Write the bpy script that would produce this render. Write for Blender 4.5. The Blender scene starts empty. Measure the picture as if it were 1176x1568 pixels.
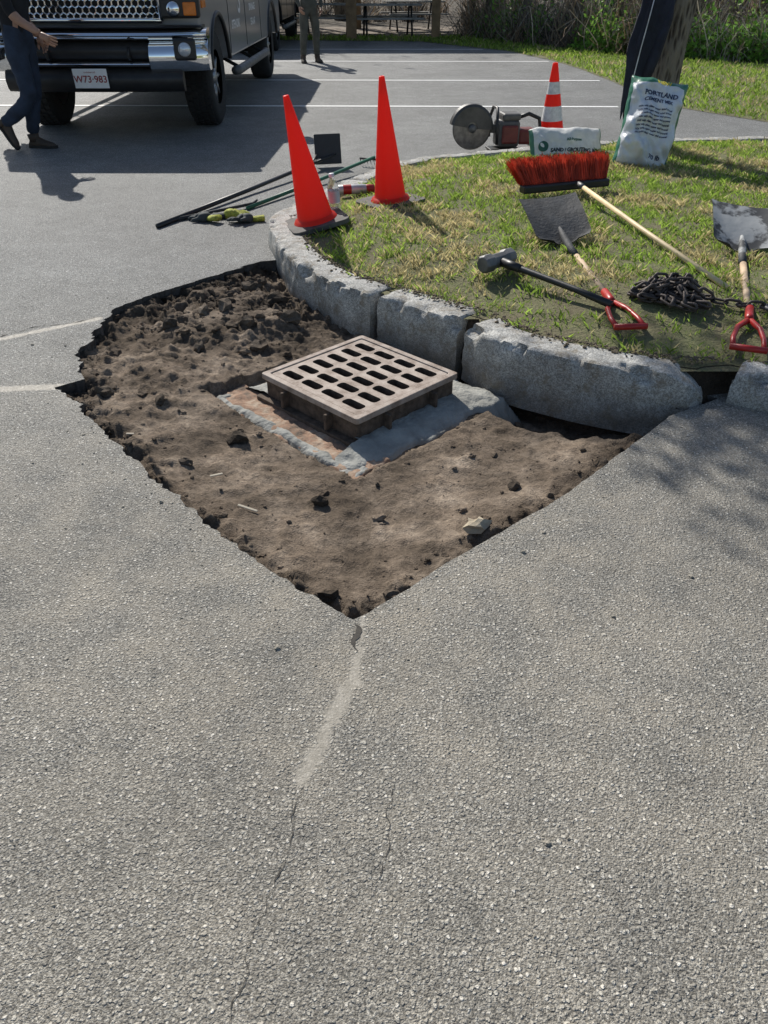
import bpy, bmesh, math, random
import numpy as np
from mathutils import Vector, Matrix, noise
from mathutils.geometry import tessellate_polygon
random.seed(7); rng=np.random.default_rng(7)
S=bpy.context.scene
COL=S.collection
R=math.radians

# ------------------------------------------------------------ material helpers
class NT:
    def __init__(s,name):
        m=bpy.data.materials.new(name); m.use_nodes=True; s.m=m; s.t=m.node_tree
        s.b=s.t.nodes['Principled BSDF']; s.out=s.t.nodes['Material Output']
    def n(s,typ,**kw):
        nd=s.t.nodes.new(typ)
        for k,v in kw.items():
            if k.startswith('i_'):
                nd.inputs[k[2:].replace('_',' ')].default_value=v
            else: setattr(nd,k,v)
        return nd
    def l(s,a,b): s.t.links.new(a,b)
    def coord(s,kind='Object'):
        return s.n('ShaderNodeTexCoord').outputs[kind]
    def noise(s,vec,scale,detail=4,rough=.6):
        nd=s.n('ShaderNodeTexNoise',i_Scale=scale,i_Detail=detail,i_Roughness=rough); s.l(vec,nd.inputs['Vector']); return nd.outputs['Fac']
    def vor(s,vec,scale,feature='F1'):
        nd=s.n('ShaderNodeTexVoronoi',i_Scale=scale,feature=feature); s.l(vec,nd.inputs['Vector']); return nd
    def ramp(s,fac,stops):
        nd=s.n('ShaderNodeValToRGB'); cr=nd.color_ramp
        while len(cr.elements)<len(stops): cr.elements.new(.5)
        for e,(p,c) in zip(cr.elements,stops):
            e.position=p; e.color=(*c,1) if isinstance(c,(tuple,list)) else (c,c,c,1)
        s.l(fac,nd.inputs['Fac']); return nd.outputs['Color']
    def mix(s,fac,a,b,mode='MIX'):
        nd=s.n('ShaderNodeMixRGB',blend_type=mode)
        for i,v in enumerate((fac,a,b)):
            if isinstance(v,(int,float)): nd.inputs[i].default_value=v if i==0 else (v,v,v,1)
            elif isinstance(v,tuple): nd.inputs[i].default_value=(*v,1)
            else: s.l(v,nd.inputs[i])
        return nd.outputs['Color']
    def math(s,op,a,b=0,clamp=False):
        nd=s.n('ShaderNodeMath',operation=op,use_clamp=clamp)
        for i,v in enumerate((a,b)):
            if isinstance(v,(int,float)): nd.inputs[i].default_value=v
            else: s.l(v,nd.inputs[i])
        return nd.outputs[0]
    def vm(s,op,a,b=None,out=0):
        nd=s.n('ShaderNodeVectorMath',operation=op)
        for i,v in enumerate((a,b)):
            if v is None: continue
            if isinstance(v,tuple): nd.inputs[i].default_value=v
            else: s.l(v,nd.inputs[i])
        return nd.outputs[out]
    def bump(s,h,strength=.5,dist=.01,prev=None):
        nd=s.n('ShaderNodeBump',i_Distance=dist); s.l(h,nd.inputs['Height'])
        if isinstance(strength,(int,float)): nd.inputs['Strength'].default_value=strength
        else: s.l(strength,nd.inputs['Strength'])
        if prev is not None: s.l(prev,nd.inputs['Normal'])
        return nd.outputs['Normal']
    def set(s,color=None,rough=None,metal=None,normal=None,spec=None):
        for k,v in (('Base Color',color),('Roughness',rough),('Metallic',metal),('Normal',normal),('Specular IOR Level',spec)):
            if v is None: continue
            if isinstance(v,tuple): s.b.inputs[k].default_value=(*v,1)
            elif isinstance(v,(int,float)): s.b.inputs[k].default_value=v
            else: s.l(v,s.b.inputs[k])
        return s.m

def M(name,col,rough=.6,metal=0,var=.25,scale=12,bump=.15,bd=.004,spec=.5):
    t=NT(name); c=t.coord()
    f=t.noise(c,scale,4)
    lo=tuple(x*(1-var) for x in col); hi=tuple(min(1,x*(1+var)) for x in col)
    t.set(color=t.ramp(f,[(.3,lo),(.7,hi)]),rough=rough,metal=metal,spec=spec,normal=t.bump(t.noise(c,scale*6,3),bump,bd))
    return t.m
def Mattr(name,rough=.7,trans=.35,spec=.3):
    t=NT(name); a=t.n('ShaderNodeAttribute',attribute_name='Col')
    t.set(color=a.outputs['Color'],rough=rough,spec=spec)
    if trans>0:
        tr=t.n('ShaderNodeBsdfTranslucent'); t.l(a.outputs['Color'],tr.inputs['Color'])
        mx=t.n('ShaderNodeMixShader'); mx.inputs[0].default_value=trans
        t.l(t.b.outputs[0],mx.inputs[1]); t.l(tr.outputs[0],mx.inputs[2]); t.l(mx.outputs[0],t.out.inputs['Surface'])
    return t.m

# ------------------------------------------------------------ mesh helpers
def mesh(name,v,f,mats=None,parent=None,smooth=False,cols=None,mi=None,loc=None,rot=None):
    me=bpy.data.meshes.new(name)
    me.from_pydata([tuple(map(float,p)) for p in v] if not isinstance(v,np.ndarray) else v.tolist(),[], [tuple(map(int,q)) for q in f] if not isinstance(f,np.ndarray) else f.tolist())
    if mats is not None:
        for m in (mats if isinstance(mats,(list,tuple)) else [mats]): me.materials.append(m)
    if mi is not None: me.polygons.foreach_set('material_index',mi)
    if smooth: me.polygons.foreach_set('use_smooth',[True]*len(me.polygons))
    if cols is not None:
        ca=me.color_attributes.new('Col','FLOAT_COLOR','POINT')
        a=np.ones((len(me.vertices),4),dtype=np.float32); a[:,:3]=cols
        ca.data.foreach_set('color',a.ravel())
    me.update()
    o=bpy.data.objects.new(name,me); COL.objects.link(o)
    if parent: o.parent=parent
    if loc is not None: o.location=loc
    if rot is not None: o.rotation_euler=rot
    return o
def empty(name,loc=(0,0,0),rot=(0,0,0),scale=1):
    e=bpy.data.objects.new(name,None); COL.objects.link(e); e.location=loc; e.rotation_euler=rot; e.scale=(scale,)*3
    e.empty_display_size=.2; return e
def fix(o,bevel=0,seg=2,subs=0,smooth=None):
    if bevel:
        b=o.modifiers.new('bev','BEVEL'); b.width=bevel; b.segments=seg; b.limit_method='ANGLE'; b.angle_limit=R(35)
    if subs:
        b=o.modifiers.new('sub','SUBSURF'); b.levels=subs; b.render_levels=subs
    if smooth:
        o.data.polygons.foreach_set('use_smooth',[True]*len(o.data.polygons))
    return o
def box(name,c,s,mat,parent=None,rot=None,bevel=0.0):
    x,y,z=[a/2 for a in s]
    v=[(-x,-y,-z),(x,-y,-z),(x,y,-z),(-x,y,-z),(-x,-y,z),(x,-y,z),(x,y,z),(-x,y,z)]
    f=[(0,3,2,1),(4,5,6,7),(0,1,5,4),(1,2,6,5),(2,3,7,6),(3,0,4,7)]
    o=mesh(name,v,f,mat,parent,loc=c,rot=rot)
    if bevel: fix(o,bevel)
    return o
def tubegeo(pts,rads,n=10,cap=True):
    pts=[Vector(p) for p in pts]
    if not hasattr(rads,'__len__'): rads=[rads]*len(pts)
    V=[];F=[]; up=Vector((0,0,1)); prev=None
    for i,p in enumerate(pts):
        d=(pts[min(i+1,len(pts)-1)]-pts[max(i-1,0)]).normalized()
        if prev is None:
            a=d.cross(up)
            if a.length<.1: a=d.cross(Vector((1,0,0)))
        else: a=prev-d*prev.dot(d)
        a.normalize(); prev=a; b=d.cross(a)
        for k in range(n):
            t=2*math.pi*k/n; V.append(p+(a*math.cos(t)+b*math.sin(t))*rads[i])
    for i in range(len(pts)-1):
        for k in range(n):
            F.append((i*n+k,i*n+(k+1)%n,(i+1)*n+(k+1)%n,(i+1)*n+k))
    if cap: F.append(tuple(range(n))[::-1]); F.append(tuple(range((len(pts)-1)*n,len(pts)*n)))
    return V,F
def tube(name,pts,rads,mat,parent=None,n=10,smooth=True):
    V,F=tubegeo(pts,rads,n); o=mesh(name,V,F,mat,parent,smooth=smooth)
    return o
def lathe(name,prof,mat,parent=None,n=40,axis='z',smooth=True,mi=None,loc=None,rot=None):
    V=[];F=[];I=[]
    for r,z in prof:
        for k in range(n):
            t=2*math.pi*k/n; x,y=r*math.cos(t),r*math.sin(t)
            V.append((x,y,z) if axis=='z' else ((z,x,y) if axis=='x' else (x,z,y)))
    for i in range(len(prof)-1):
        for k in range(n):
            F.append((i*n+k,i*n+(k+1)%n,(i+1)*n+(k+1)%n,(i+1)*n+k)); I.append(mi[i] if mi else 0)
    return mesh(name,V,F,mat,parent,smooth=smooth,mi=I,loc=loc,rot=rot)
def merge(parts):
    V=[];F=[]
    for v,f in parts:
        o=len(V); V+=list(v); F+=[tuple(i+o for i in q) for q in f]
    return V,F
def fill(loops,z=0):
    L=[[Vector((x,y,0)) for x,y in lp] for lp in loops]
    tri=tessellate_polygon(L); V=[(p.x,p.y,z) for lp in L for p in lp]
    F=[]
    for a,b,c in tri:
        A,B,C=V[a],V[b],V[c]
        cr=(B[0]-A[0])*(C[1]-A[1])-(B[1]-A[1])*(C[0]-A[0])
        if abs(cr)<1e-12: continue
        F.append((a,b,c) if cr>0 else (a,c,b))
    return V,F
def resample(pts,step,closed=False):
    P=[Vector((*p,0)) if len(p)==2 else Vector(p) for p in pts]
    if closed: P=P+[P[0]]
    out=[]
    for a,b in zip(P[:-1],P[1:]):
        k=max(1,int(round((b-a).length/step)))
        for i in range(k): out.append(a.lerp(b,i/k))
    if not closed: out.append(P[-1])
    return out
def catmull(pts,step):
    P=[Vector((*p,0)) for p in pts]; P=[P[0]*2-P[1]]+P+[P[-1]*2-P[-2]]; out=[]
    for i in range(1,len(P)-2):
        a,b,c,d=P[i-1:i+3]; k=max(1,int((c-b).length/step))
        for j in range(k):
            t=j/k
            out.append(.5*((2*b)+(c-a)*t+(2*a-5*b+4*c-d)*t*t+(3*b-a-3*c+d)*t**3))
    out.append(P[-2]); return out
def fr(x,y,z=0,o=4): return noise.fractal(Vector((x,y,z)),1.0,2.0,o)
def frn(x,y,s,seed,o,g=260):
    x0,x1,y0,y1=x.min(),x.max()+1e-6,y.min(),y.max()+1e-6
    G=np.array([[fr((x0+(x1-x0)*i/(g-1))*s,(y0+(y1-y0)*j/(g-1))*s,seed,o) for i in range(g)] for j in range(g)])
    return G[((y-y0)/(y1-y0)*(g-1)).astype(int),((x-x0)/(x1-x0)*(g-1)).astype(int)]
def inside(px,py,poly):
    c=np.zeros(px.shape,bool); n=len(poly)
    for i in range(n):
        x1,y1=poly[i]; x2,y2=poly[(i+1)%n]
        if y1==y2: continue
        k=((y1>py)!=(y2>py))&(px<(x2-x1)*(py-y1)/(y2-y1)+x1); c^=k
    return c
def pdist(px,py,poly,closed=True):
    d=np.full(px.shape,1e9); n=len(poly)
    for i in range(n if closed else n-1):
        x1,y1=poly[i]; x2,y2=poly[(i+1)%n]; dx,dy=x2-x1,y2-y1
        t=np.clip(((px-x1)*dx+(py-y1)*dy)/(dx*dx+dy*dy+1e-12),0,1)
        d=np.minimum(d,np.hypot(px-x1-t*dx,py-y1-t*dy))
    return d
def sm(t): t=np.clip(t,0,1); return t*t*(3-2*t)

# ------------------------------------------------------------ world, sun, camera
EL=R(38); SH=Vector((.40,-.917,0)).normalized()
w=bpy.data.worlds.new("World"); S.world=w; w.use_nodes=True
wt=w.node_tree; bg=wt.nodes['Background']; sky=wt.nodes.new('ShaderNodeTexSky')
sky.sky_type='NISHITA'; sky.sun_disc=False; sky.sun_elevation=EL; sky.sun_rotation=math.atan2(-SH.x,-SH.y)
wt.links.new(sky.outputs[0],bg.inputs[0]); bg.inputs[1].default_value=.10
sl=bpy.data.lights.new('sun','SUN'); sl.energy=5.0; sl.angle=R(.5); sl.color=(1,.955,.88)
so=bpy.data.objects.new('sun',sl); COL.objects.link(so)
so.rotation_euler=Vector((SH.x*math.cos(EL),SH.y*math.cos(EL),-math.sin(EL))).to_track_quat('-Z','Y').to_euler(); so.location=(-4,10,9)
cd=bpy.data.cameras.new('camera'); cam=bpy.data.objects.new('camera',cd); COL.objects.link(cam)
cam.location=(0,0,1.45); cam.rotation_euler=(R(55),0,0); cd.sensor_fit='VERTICAL'; cd.sensor_height=36; cd.lens=18/.6655; cd.clip_end=1500; cd.clip_start=.05
S.camera=cam
S.view_settings.view_transform='Standard'; S.view_settings.look='None'; S.view_settings.exposure=0

# ------------------------------------------------------------ layout (metres)
HOLE=[(-.60,4.80),(-.76,4.76),(-.92,4.57),(-1.08,4.39),(-1.23,4.22),(-1.35,4.07),(-1.43,3.92),(-1.43,3.69),(-1.42,3.44),(-1.38,3.26),(-1.31,3.09),(-1.39,3.01),(-1.33,2.93),(-1.11,2.64),(-.76,2.22),(-.48,1.91),(-.28,1.71),(-.16,1.62),(-.08,1.56),(-.05,1.58),(.06,1.68),(.22,1.83),(.40,1.99),(.58,2.14),(.78,2.35),(.97,2.55),(1.14,2.74),(1.24,2.80),(1.40,2.90)]
HOLE_IN=[(1.2,3.05),(.75,3.3),(.5,3.6),(.1,4.05),(-.15,4.3),(-.35,4.6)]
OUT=[(9,8.9),(3.9,8.42),(2.16,8.17),(1.285,7.79),(.657,7.51),(.358,7.39),(.0,6.98),(-.3,6.42),(-.56,5.85),(-.70,5.5),(-.76,5.25),(-.70,4.92),(-.57,4.5),(-.43,4.2),(-.23,3.93),(-.04,3.78),(.36,3.43),(.49,3.24),(.72,3.05),(.92,2.94),(1.1,2.87),(1.3,2.82),(1.42,2.84),(1.6,2.74),(2.2,2.45),(3.5,2.1),(6,1.9),(9,1.9)]
def mz(x,y):
    x=np.asarray(x,float); y=np.asarray(y,float)
    return .115+.075*sm((pdist(x,y,OUT)-.15)/.7)
def mzf(x,y): return float(mz(np.array([x]),np.array([y]))[0])

# ------------------------------------------------------------ asphalt
t=NT('asphalt'); c=t.coord()
wob=t.n('ShaderNodeTexNoise',i_Scale=70,i_Detail=1); t.l(c,wob.inputs['Vector'])
cw=t.vm('ADD',c,t.vm('MULTIPLY',wob.outputs['Color'],(.007,.007,.0)))
v1=t.vor(cw,105); v2=t.vor(cw,235)
sep=t.n('ShaderNodeSeparateColor'); t.l(v1.outputs['Color'],sep.inputs[0])
sep2=t.n('ShaderNodeSeparateColor'); t.l(v2.outputs['Color'],sep2.inputs[0])
mtx=t.noise(c,170,3,.75)
matrix=t.ramp(mtx,[(.34,(.085,.081,.073)),(.5,(.20,.193,.176)),(.66,(.34,.33,.305))])
fine=t.ramp(sep2.outputs[1],[(0,.50),(.7,1.05),(1,1.7)])
matrix=t.mix(1,matrix,fine,'MULTIPLY')
stone=t.ramp(sep.outputs[1],[(0,(.15,.147,.138)),(.5,(.30,.292,.272)),(.85,(.46,.45,.415)),(1,(.72,.70,.66))])
core=t.ramp(v1.outputs['Distance'],[(.30,(1,1,1)),(.50,(0,0,0))])
smask=t.math('MULTIPLY',core,t.math('GREATER_THAN',sep.outputs[0],.45))
colr=t.mix(t.math('MULTIPLY',smask,.85),matrix,stone)
big=t.noise(c,.8,3,.55); colr=t.mix(1,colr,t.ramp(big,[(.3,.82),(.7,1.20)]),'MULTIPLY')
mid=t.noise(c,5,4,.65); colr=t.mix(1,colr,t.ramp(mid,[(.3,.84),(.7,1.13)]),'MULTIPLY')
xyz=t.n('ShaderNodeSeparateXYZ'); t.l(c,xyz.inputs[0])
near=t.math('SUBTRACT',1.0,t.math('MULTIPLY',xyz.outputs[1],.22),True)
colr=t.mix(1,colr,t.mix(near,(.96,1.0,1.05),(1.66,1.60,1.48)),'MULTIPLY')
dx=t.math('MULTIPLY',t.math('ADD',xyz.outputs[0],-.05),.8); dy=t.math('ADD',xyz.outputs[1],-1.9)
dist=t.math('SQRT',t.math('ADD',t.math('MULTIPLY',dx,dx),t.math('MULTIPLY',dy,dy)))
dm=t.math('SUBTRACT',1.25,t.math('MULTIPLY',dist,.62),True)
dm=t.math('MULTIPLY',dm,t.ramp(mid,[(.38,.05),(.70,.55)]),True)
colr=t.mix(dm,colr,(.42,.365,.28))
segs=[((-.062,1.445),(-.080,1.33),.020),((-.080,1.33),(-.125,1.22),.027),((-.125,1.22),(-.150,1.13),.022),((-.150,1.13),(-.180,1.05),.026),
 ((-.06,1.56),(-.062,1.44),.010),((-2.4,3.38),(-1.87,3.52),.012),((-1.87,3.52),(-1.46,3.80),.028),((-2.2,2.95),(-1.63,2.98),.012),((-1.63,2.98),(-1.40,3.01),.035)]
m_=None
for a,b,w_ in segs:
    ba=(b[0]-a[0],b[1]-a[1],0); L2=ba[0]**2+ba[1]**2
    pa=t.vm('SUBTRACT',c,(a[0],a[1],0)); h_=t.math('DIVIDE',t.vm('DOT_PRODUCT',pa,ba,out=1),L2,True)
    sc=t.n('ShaderNodeVectorMath',operation='SCALE'); sc.inputs[0].default_value=ba; t.l(h_,sc.inputs['Scale'])
    k=t.math('SUBTRACT',w_,t.vm('LENGTH',t.vm('SUBTRACT',pa,sc.outputs[0]),out=1))
    m_=k if m_ is None else t.math('MAXIMUM',m_,k)
silt=t.math('MULTIPLY',t.math('ADD',m_,t.math('MULTIPLY',t.math('SUBTRACT',t.noise(c,24,4,.75),.5),.06)),75,True)
siltc=t.ramp(t.noise(c,50,3,.7),[(.3,(.25,.228,.185)),(.7,(.37,.34,.285))])
colr=t.mix(t.math('MULTIPLY',silt,.85),colr,siltc)
h=t.math('ADD',t.math('MULTIPLY',smask,.6),t.math('MULTIPLY',mtx,1.1))
h=t.math('ADD',h,t.math('MULTIPLY',t.math('SUBTRACT',.6,v2.outputs['Distance']),.5))
nb=t.bump(h,t.math('SUBTRACT',1.0,t.math('MULTIPLY',silt,.75)),.0060)
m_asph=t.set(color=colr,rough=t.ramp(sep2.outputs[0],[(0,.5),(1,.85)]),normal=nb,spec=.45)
m_edge=M('asphalt_broken_edge',(.085,.076,.068),.9,0,.5,30,.9,.01)

hl=[]
hp=resample(HOLE,.02)
for i,p in enumerate(hp):
    a=.020*fr(p.x*9,p.y*9,1)+.012*fr(p.x*40,p.y*40,5)
    if p.y>3.0 and p.x<-.5: a*=1.7
    hl.append((p.x+a,p.y+a*.6))
hl+=HOLE_IN
LOT=[(-45,-12),(45,-12),(45,8.6),(12,8.9),(6,9.6),(4.61,10.2),(3.97,11.3),(3.80,12.8),(3.81,14.3),(3.70,16.3),(3.49,18.1),(2.86,20.4),(1.79,21.95),(.9,23.4),(-2.9,23.9),(-45,24.5)]
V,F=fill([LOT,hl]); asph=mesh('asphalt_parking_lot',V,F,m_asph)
n=len(hl); V=[(x,y,0) for x,y in hl]+[(x+.012*math.sin(i*1.7),y+.012*math.cos(i*2.3),-.07) for i,(x,y) in enumerate(hl)]+[(x,y,-.5) for x,y in hl]
F=[(i,(i+1)%n,n+(i+1)%n,n+i) for i in range(n)]+[(n+i,n+(i+1)%n,2*n+(i+1)%n,2*n+i) for i in range(n)]
mesh('asphalt_cut_edge',V,F,m_edge)

t=NT('ground_leaf_litter'); c=t.coord(); f=t.noise(c,3,5,.7); 
m_ground=t.set(color=t.ramp(f,[(.3,(.03,.024,.016)),(.5,(.075,.058,.038)),(.72,(.15,.12,.08))]),rough=.95,normal=t.bump(t.noise(c,20,4),.8,.05))
V,F=fill([[(-400,-400),(400,-400),(400,700),(-400,700)],[(-3,.8),(-3,5.6),(2.6,5.6),(2.6,.8)]],-.008)
mesh('ground',V,F,m_ground)
t=NT('turf_soil'); c=t.coord(); f=t.noise(c,5,5,.7); f2=t.noise(c,60,4,.7)
m_turf=t.set(color=t.mix(.5,t.ramp(f,[(.35,(.16,.13,.08)),(.6,(.16,.20,.06))]),t.ramp(f2,[(.3,(.07,.06,.035)),(.7,(.32,.28,.17))])),rough=.95,normal=t.bump(f2,.9,.02))
m_bank=M('shade_dark_backfill',(.06,.047,.035),.97,0,.4,12,.9,.02,.2)  # backfill soil with the shade of the hollow under the kerb put into its colour
LAWN=[(-45,24.4),(-2.9,23.8),(.9,23.3),(1.75,21.9),(2.8,20.35),(3.4,18.1),(3.62,16.3),(3.73,14.3),(3.73,12.8),(3.9,11.3),(4.55,10.15),(6,9.55),(12,8.85),(45,8.5),(45,14),(11,15.5),(7.4,17),(5.6,18.6),(4.5,19.9),(3.4,22.3),(2.2,25.2),(-3,25.4),(-45,26)]
V,F=fill([LAWN],.004); mesh('lawn',V,F,m_turf)

m_line=M('line_paint',(.80,.80,.78),.7,0,.25,40,.3,.002)
LN=[((-9,11.62),(3.10,11.42),.10),((-9,14.65),(3.55,14.45),.10),((-9,17.95),(3.3,17.8),.10),((-9,20.9),(2.3,20.8),.10)]
V=[];F=[]
for a,b,wd in LN:
    k=len(V); V+=[(a[0],a[1]-wd/2,.004),(b[0],b[1]-wd/2,.004),(b[0],b[1]+wd/2,.004),(a[0],a[1]+wd/2,.004)]; F.append((k,k+1,k+2,k+3))
mesh('parking_stall_lines',V,F,m_line)

m_crack=M('crack_dark',(.075,.068,.058),.95,0,.3,60,.5,.004)
def ribbon(pts,w0,seed,z=.002,jit=.018,step=.005,mn=.22):
    P=resample(pts,step); V=[];F=[]
    for i,p in enumerate(P):
        d=(P[min(i+1,len(P)-1)]-P[max(i-1,0)]).normalized(); nn=Vector((-d.y,d.x,0))
        j=jit*fr(p.x*14,p.y*14,seed,7)
        ww=w0*max(mn,.45+1.3*fr(p.x*20,p.y*20,seed+3))*min(1,i/12,(len(P)-1-i)/12)
        V+=[(p+nn*(j+ww/2)).to_tuple()[:2]+(z,),(p+nn*(j-ww/2)).to_tuple()[:2]+(z,)]
        if i: F.append((2*i-2,2*i-1,2*i+1,2*i))
    return V,F
parts=[ribbon([(-.085,1.555),(-.07,1.50),(-.07,1.46),(-.065,1.43)],.018,1),
 ribbon([(-.175,1.06),(-.2,.96),(-.195,.90),(-.20,.84),(-.235,.74),(-.24,.66),(-.26,.60),(-.27,.5),(-.25,.3)],.0034,2),
 ribbon([(.03,1.06),(.02,1.02),(.012,.9),(-.02,.78)],.0022,3),
 ribbon([(-2.6,3.3),(-2.1,3.42),(-1.87,3.56),(-1.73,3.69),(-1.6,3.72),(-1.46,3.83)],.006,8)]
V,F=merge(parts); mesh('asphalt_cracks',V,F,m_crack)

# ------------------------------------------------------------ dirt
t=NT('dirt'); c=t.coord(); f=t.noise(c,4.5,5,.65); f2=t.noise(c,55,5,.75); vv=t.vor(c,200)
base=t.ramp(f,[(.3,(.11,.085,.062)),(.5,(.205,.162,.122)),(.72,(.36,.295,.23))])
a=t.n('ShaderNodeAttribute',attribute_name='Col')
base=t.mix(1,base,a.outputs['Color'],'MULTIPLY')
base=t.mix(1,base,t.ramp(f2,[(.3,.5),(.7,1.3)]),'MULTIPLY')
nb=t.bump(t.math('ADD',f2,t.math('MULTIPLY',vv.outputs['Distance'],.25)),1.0,.013)
m_dirt=t.set(color=base,rough=.97,normal=nb,spec=.2)
GC=(-.107,3.12)
def rot45(x,y):
    x-=GC[0]; y-=GC[1]; k=.70710678
    return (x*k+y*k, -x*k+y*k)
def g2(x,y,cx,cy,sx,sy): return math.exp(-(((x-cx)/sx)**2+((y-cy)/sy)**2))
HP=[(p.x,p.y) for p in hp]
step=.011; xs=np.arange(-1.62,1.66,step); ys=np.arange(1.35,5.1,step); XX,YY=np.meshgrid(xs,ys)
ED=pdist(XX,YY,HP,False)
DK=pdist(XX,YY,[(.20,3.58),(.40,3.32),(.49,3.2),(.72,3.0),(.92,2.89),(1.1,2.82),(1.25,2.77)],False)
Z=np.zeros_like(XX); CC=np.ones(XX.shape+(3,))
for j in range(len(ys)):
    for i in range(len(xs)):
        x,y=xs[i],ys[j]; e=ED[j,i]
        big=fr(x*2.1,y*2.1,2,3); n1=fr(x*6,y*6,4,5); n2=fr(x*17,y*17,1,5); n3=abs(fr(x*11,y*11,9,3))
        up=g2(x,y,-.80,4.15,.55,.5)
        rough=.28+1.0*up+.9*math.exp(-(e/.08)**2)+.30*g2(x,y,-1.1,3.2,.3,.5)
        z=-.095+.016*big+.026*n1*rough+.024*n2*rough+.035*n3*up+.030*max(0,n2)*rough
        z+=.075*g2(x,y,-.80,4.02,.40,.44)+.055*g2(x,y,-1.05,3.2,.3,.5)
        z+=-.07*g2(x,y,.1,3.62,.5,.2)-.05*g2(x,y,-.45,4.5,.25,.4)
        dk_=DK[j,i]; z-=.13*float(sm((.23-dk_+.05*n1)/.14))
        if y<3.0: z+=.04*math.exp(-(e/.25)**2)
        else: z+=.04*math.exp(-(e/.12)**2)
        u,v=rot45(x,y); q=max(abs(u),abs(v))
        if q<.50: z=min(z,-.128) if q>.27 else z
        if q<.25: z=-1.3
        Z[j,i]=min(z,-.018)
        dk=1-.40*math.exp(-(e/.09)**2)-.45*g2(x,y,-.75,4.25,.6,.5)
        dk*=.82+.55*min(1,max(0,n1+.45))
        if dk_<.28: dk*=.75  # kerb shadow along the ditch painted into the soil colour
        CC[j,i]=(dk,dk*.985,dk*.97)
nx,ny=len(xs),len(ys)
idx=np.arange(nx*ny).reshape(ny,nx)
Fq=np.stack([idx[:-1,:-1],idx[:-1,1:],idx[1:,1:],idx[1:,:-1]],-1).reshape(-1,4)
Vv=np.stack([XX,YY,Z],-1).reshape(-1,3)
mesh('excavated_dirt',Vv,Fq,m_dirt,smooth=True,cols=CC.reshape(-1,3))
def dz(x,y):
    i=int(round((x-xs[0])/step)); j=int(round((y-ys[0])/step))
    return Z[min(max(j,0),ny-1),min(max(i,0),nx-1)]
ico=bmesh.new(); bmesh.ops.create_icosphere(ico,subdivisions=2,radius=1); IV=[v.co.copy() for v in ico.verts]; IF=[tuple(v.index for v in f.verts) for f in ico.faces]; ico.free()
def lump(c,r,seed,flat=.7,ang=1.0):
    V=[]; sx,sy=1+.3*math.sin(seed*7.7),1+.3*math.cos(seed*5.3)
    for p in IV:
        k=r*(1+.5*ang*noise.noise(p*1.4+Vector((seed*3.1,0,0)))+.35*ang*noise.noise(p*2.8+Vector((0,seed,0))))
        V.append((c[0]+p.x*k*sx,c[1]+p.y*k*sy,c[2]+p.z*k*flat))
    return V,IF
LV=[];LF=[];LC=[]
HPa=[(p[0],p[1]) for p in hl]
cnt=0
while cnt<1700:
    x=random.uniform(-1.45,1.25); y=random.uniform(1.55,4.8)
    if not inside(np.array([x]),np.array([y]),HPa)[0]: continue
    u,v=rot45(x,y)
    if max(abs(u),abs(v))<.5: continue
    e=pdist(np.array([x]),np.array([y]),HP,False)[0]
    pr=.10+.6*math.exp(-(e/.09)**2)+.7*g2(x,y,-.8,4.2,.5,.5)
    if random.random()>pr: continue
    r=min(.022,.0022*(random.random()**-.6))*(1.3 if g2(x,y,-.8,4.2,.5,.5)>.4 else 1); cnt+=1
    v,f=lump((x,y,dz(x,y)+r*.1),r,cnt,.7,1.2); o=len(LV); LV+=v; LF+=[tuple(i+o for i in q) for q in f]
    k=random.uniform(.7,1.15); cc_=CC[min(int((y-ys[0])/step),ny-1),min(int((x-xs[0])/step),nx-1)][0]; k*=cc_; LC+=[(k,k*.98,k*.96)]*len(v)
for (x,y,r,k) in [(-.587,2.70,.040,.45),(-.226,2.24,.026,.45),(.468,2.33,.028,.5),(-.95,2.95,.03,.6),(-.75,2.5,.022,.6),(-1.2,3.0,.04,.5),(-.5,3.9,.045,.7),(-.62,3.6,.04,.6),(-.9,3.55,.035,.7),(-1.1,3.8,.04,.6),(-.16,1.7,.028,.4),(-.05,1.66,.024,.4),(-1.0,4.2,.05,.7),(-.85,4.0,.045,.8),(-.6,4.2,.045,.7),(-.75,4.35,.05,.6),(-.95,3.95,.04,.8),(-.7,3.8,.04,.7)]:
    v,f=lump((x,y,dz(x,y)+r*.2),r,x*50,.8,1.3); o=len(LV); LV+=v; LF+=[tuple(i+o for i in q) for q in f]; LC+=[(k,k,k)]*len(v)
mesh('dirt_clods',LV,LF,m_dirt,smooth=False,cols=np.array(LC))
m_stone=M('tan_stone',(.46,.39,.28),.9,0,.25,30,.6,.004)
v,f=lump((.306,2.04,dz(.306,2.04)+.025),.034,3.3,.8,1.4); mesh('loose_stone',v,f,m_stone)
LV=[];LF=[]
for i in range(520):
    k=random.random()
    if k<.6:
        p=random.choice(hp[22:]); x=p.x+random.gauss(0,.12); y=p.y-abs(random.gauss(0,.10))
    else: x=random.uniform(-1.4,1.6); y=random.uniform(.5,2.6)
    if inside(np.array([x]),np.array([y]),HPa)[0]: continue
    r=random.uniform(.001,.0034)*(2 if random.random()<.06 else 1)
    v,f=lump((x,y,r*.4),r,i); o=len(LV); LV+=v; LF+=[tuple(q+o for q in g) for g in f]
mesh('loose_grit',LV,LF,M('grit',(.33,.30,.245),.9,0,.5,80,.3,.002))
m_spl=M('splinter_wood',(.52,.46,.36),.9)
for (x,y,a,L) in [(-.62,2.41,.6,.05),(-.47,2.18,-.35,.075),(-1.0,2.66,.2,.03)]:
    box('wood_splinter',(x,y,dz(x,y)+.010),(L,.010,.004),m_spl,rot=(.1,.12,a),bevel=.002)

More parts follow.
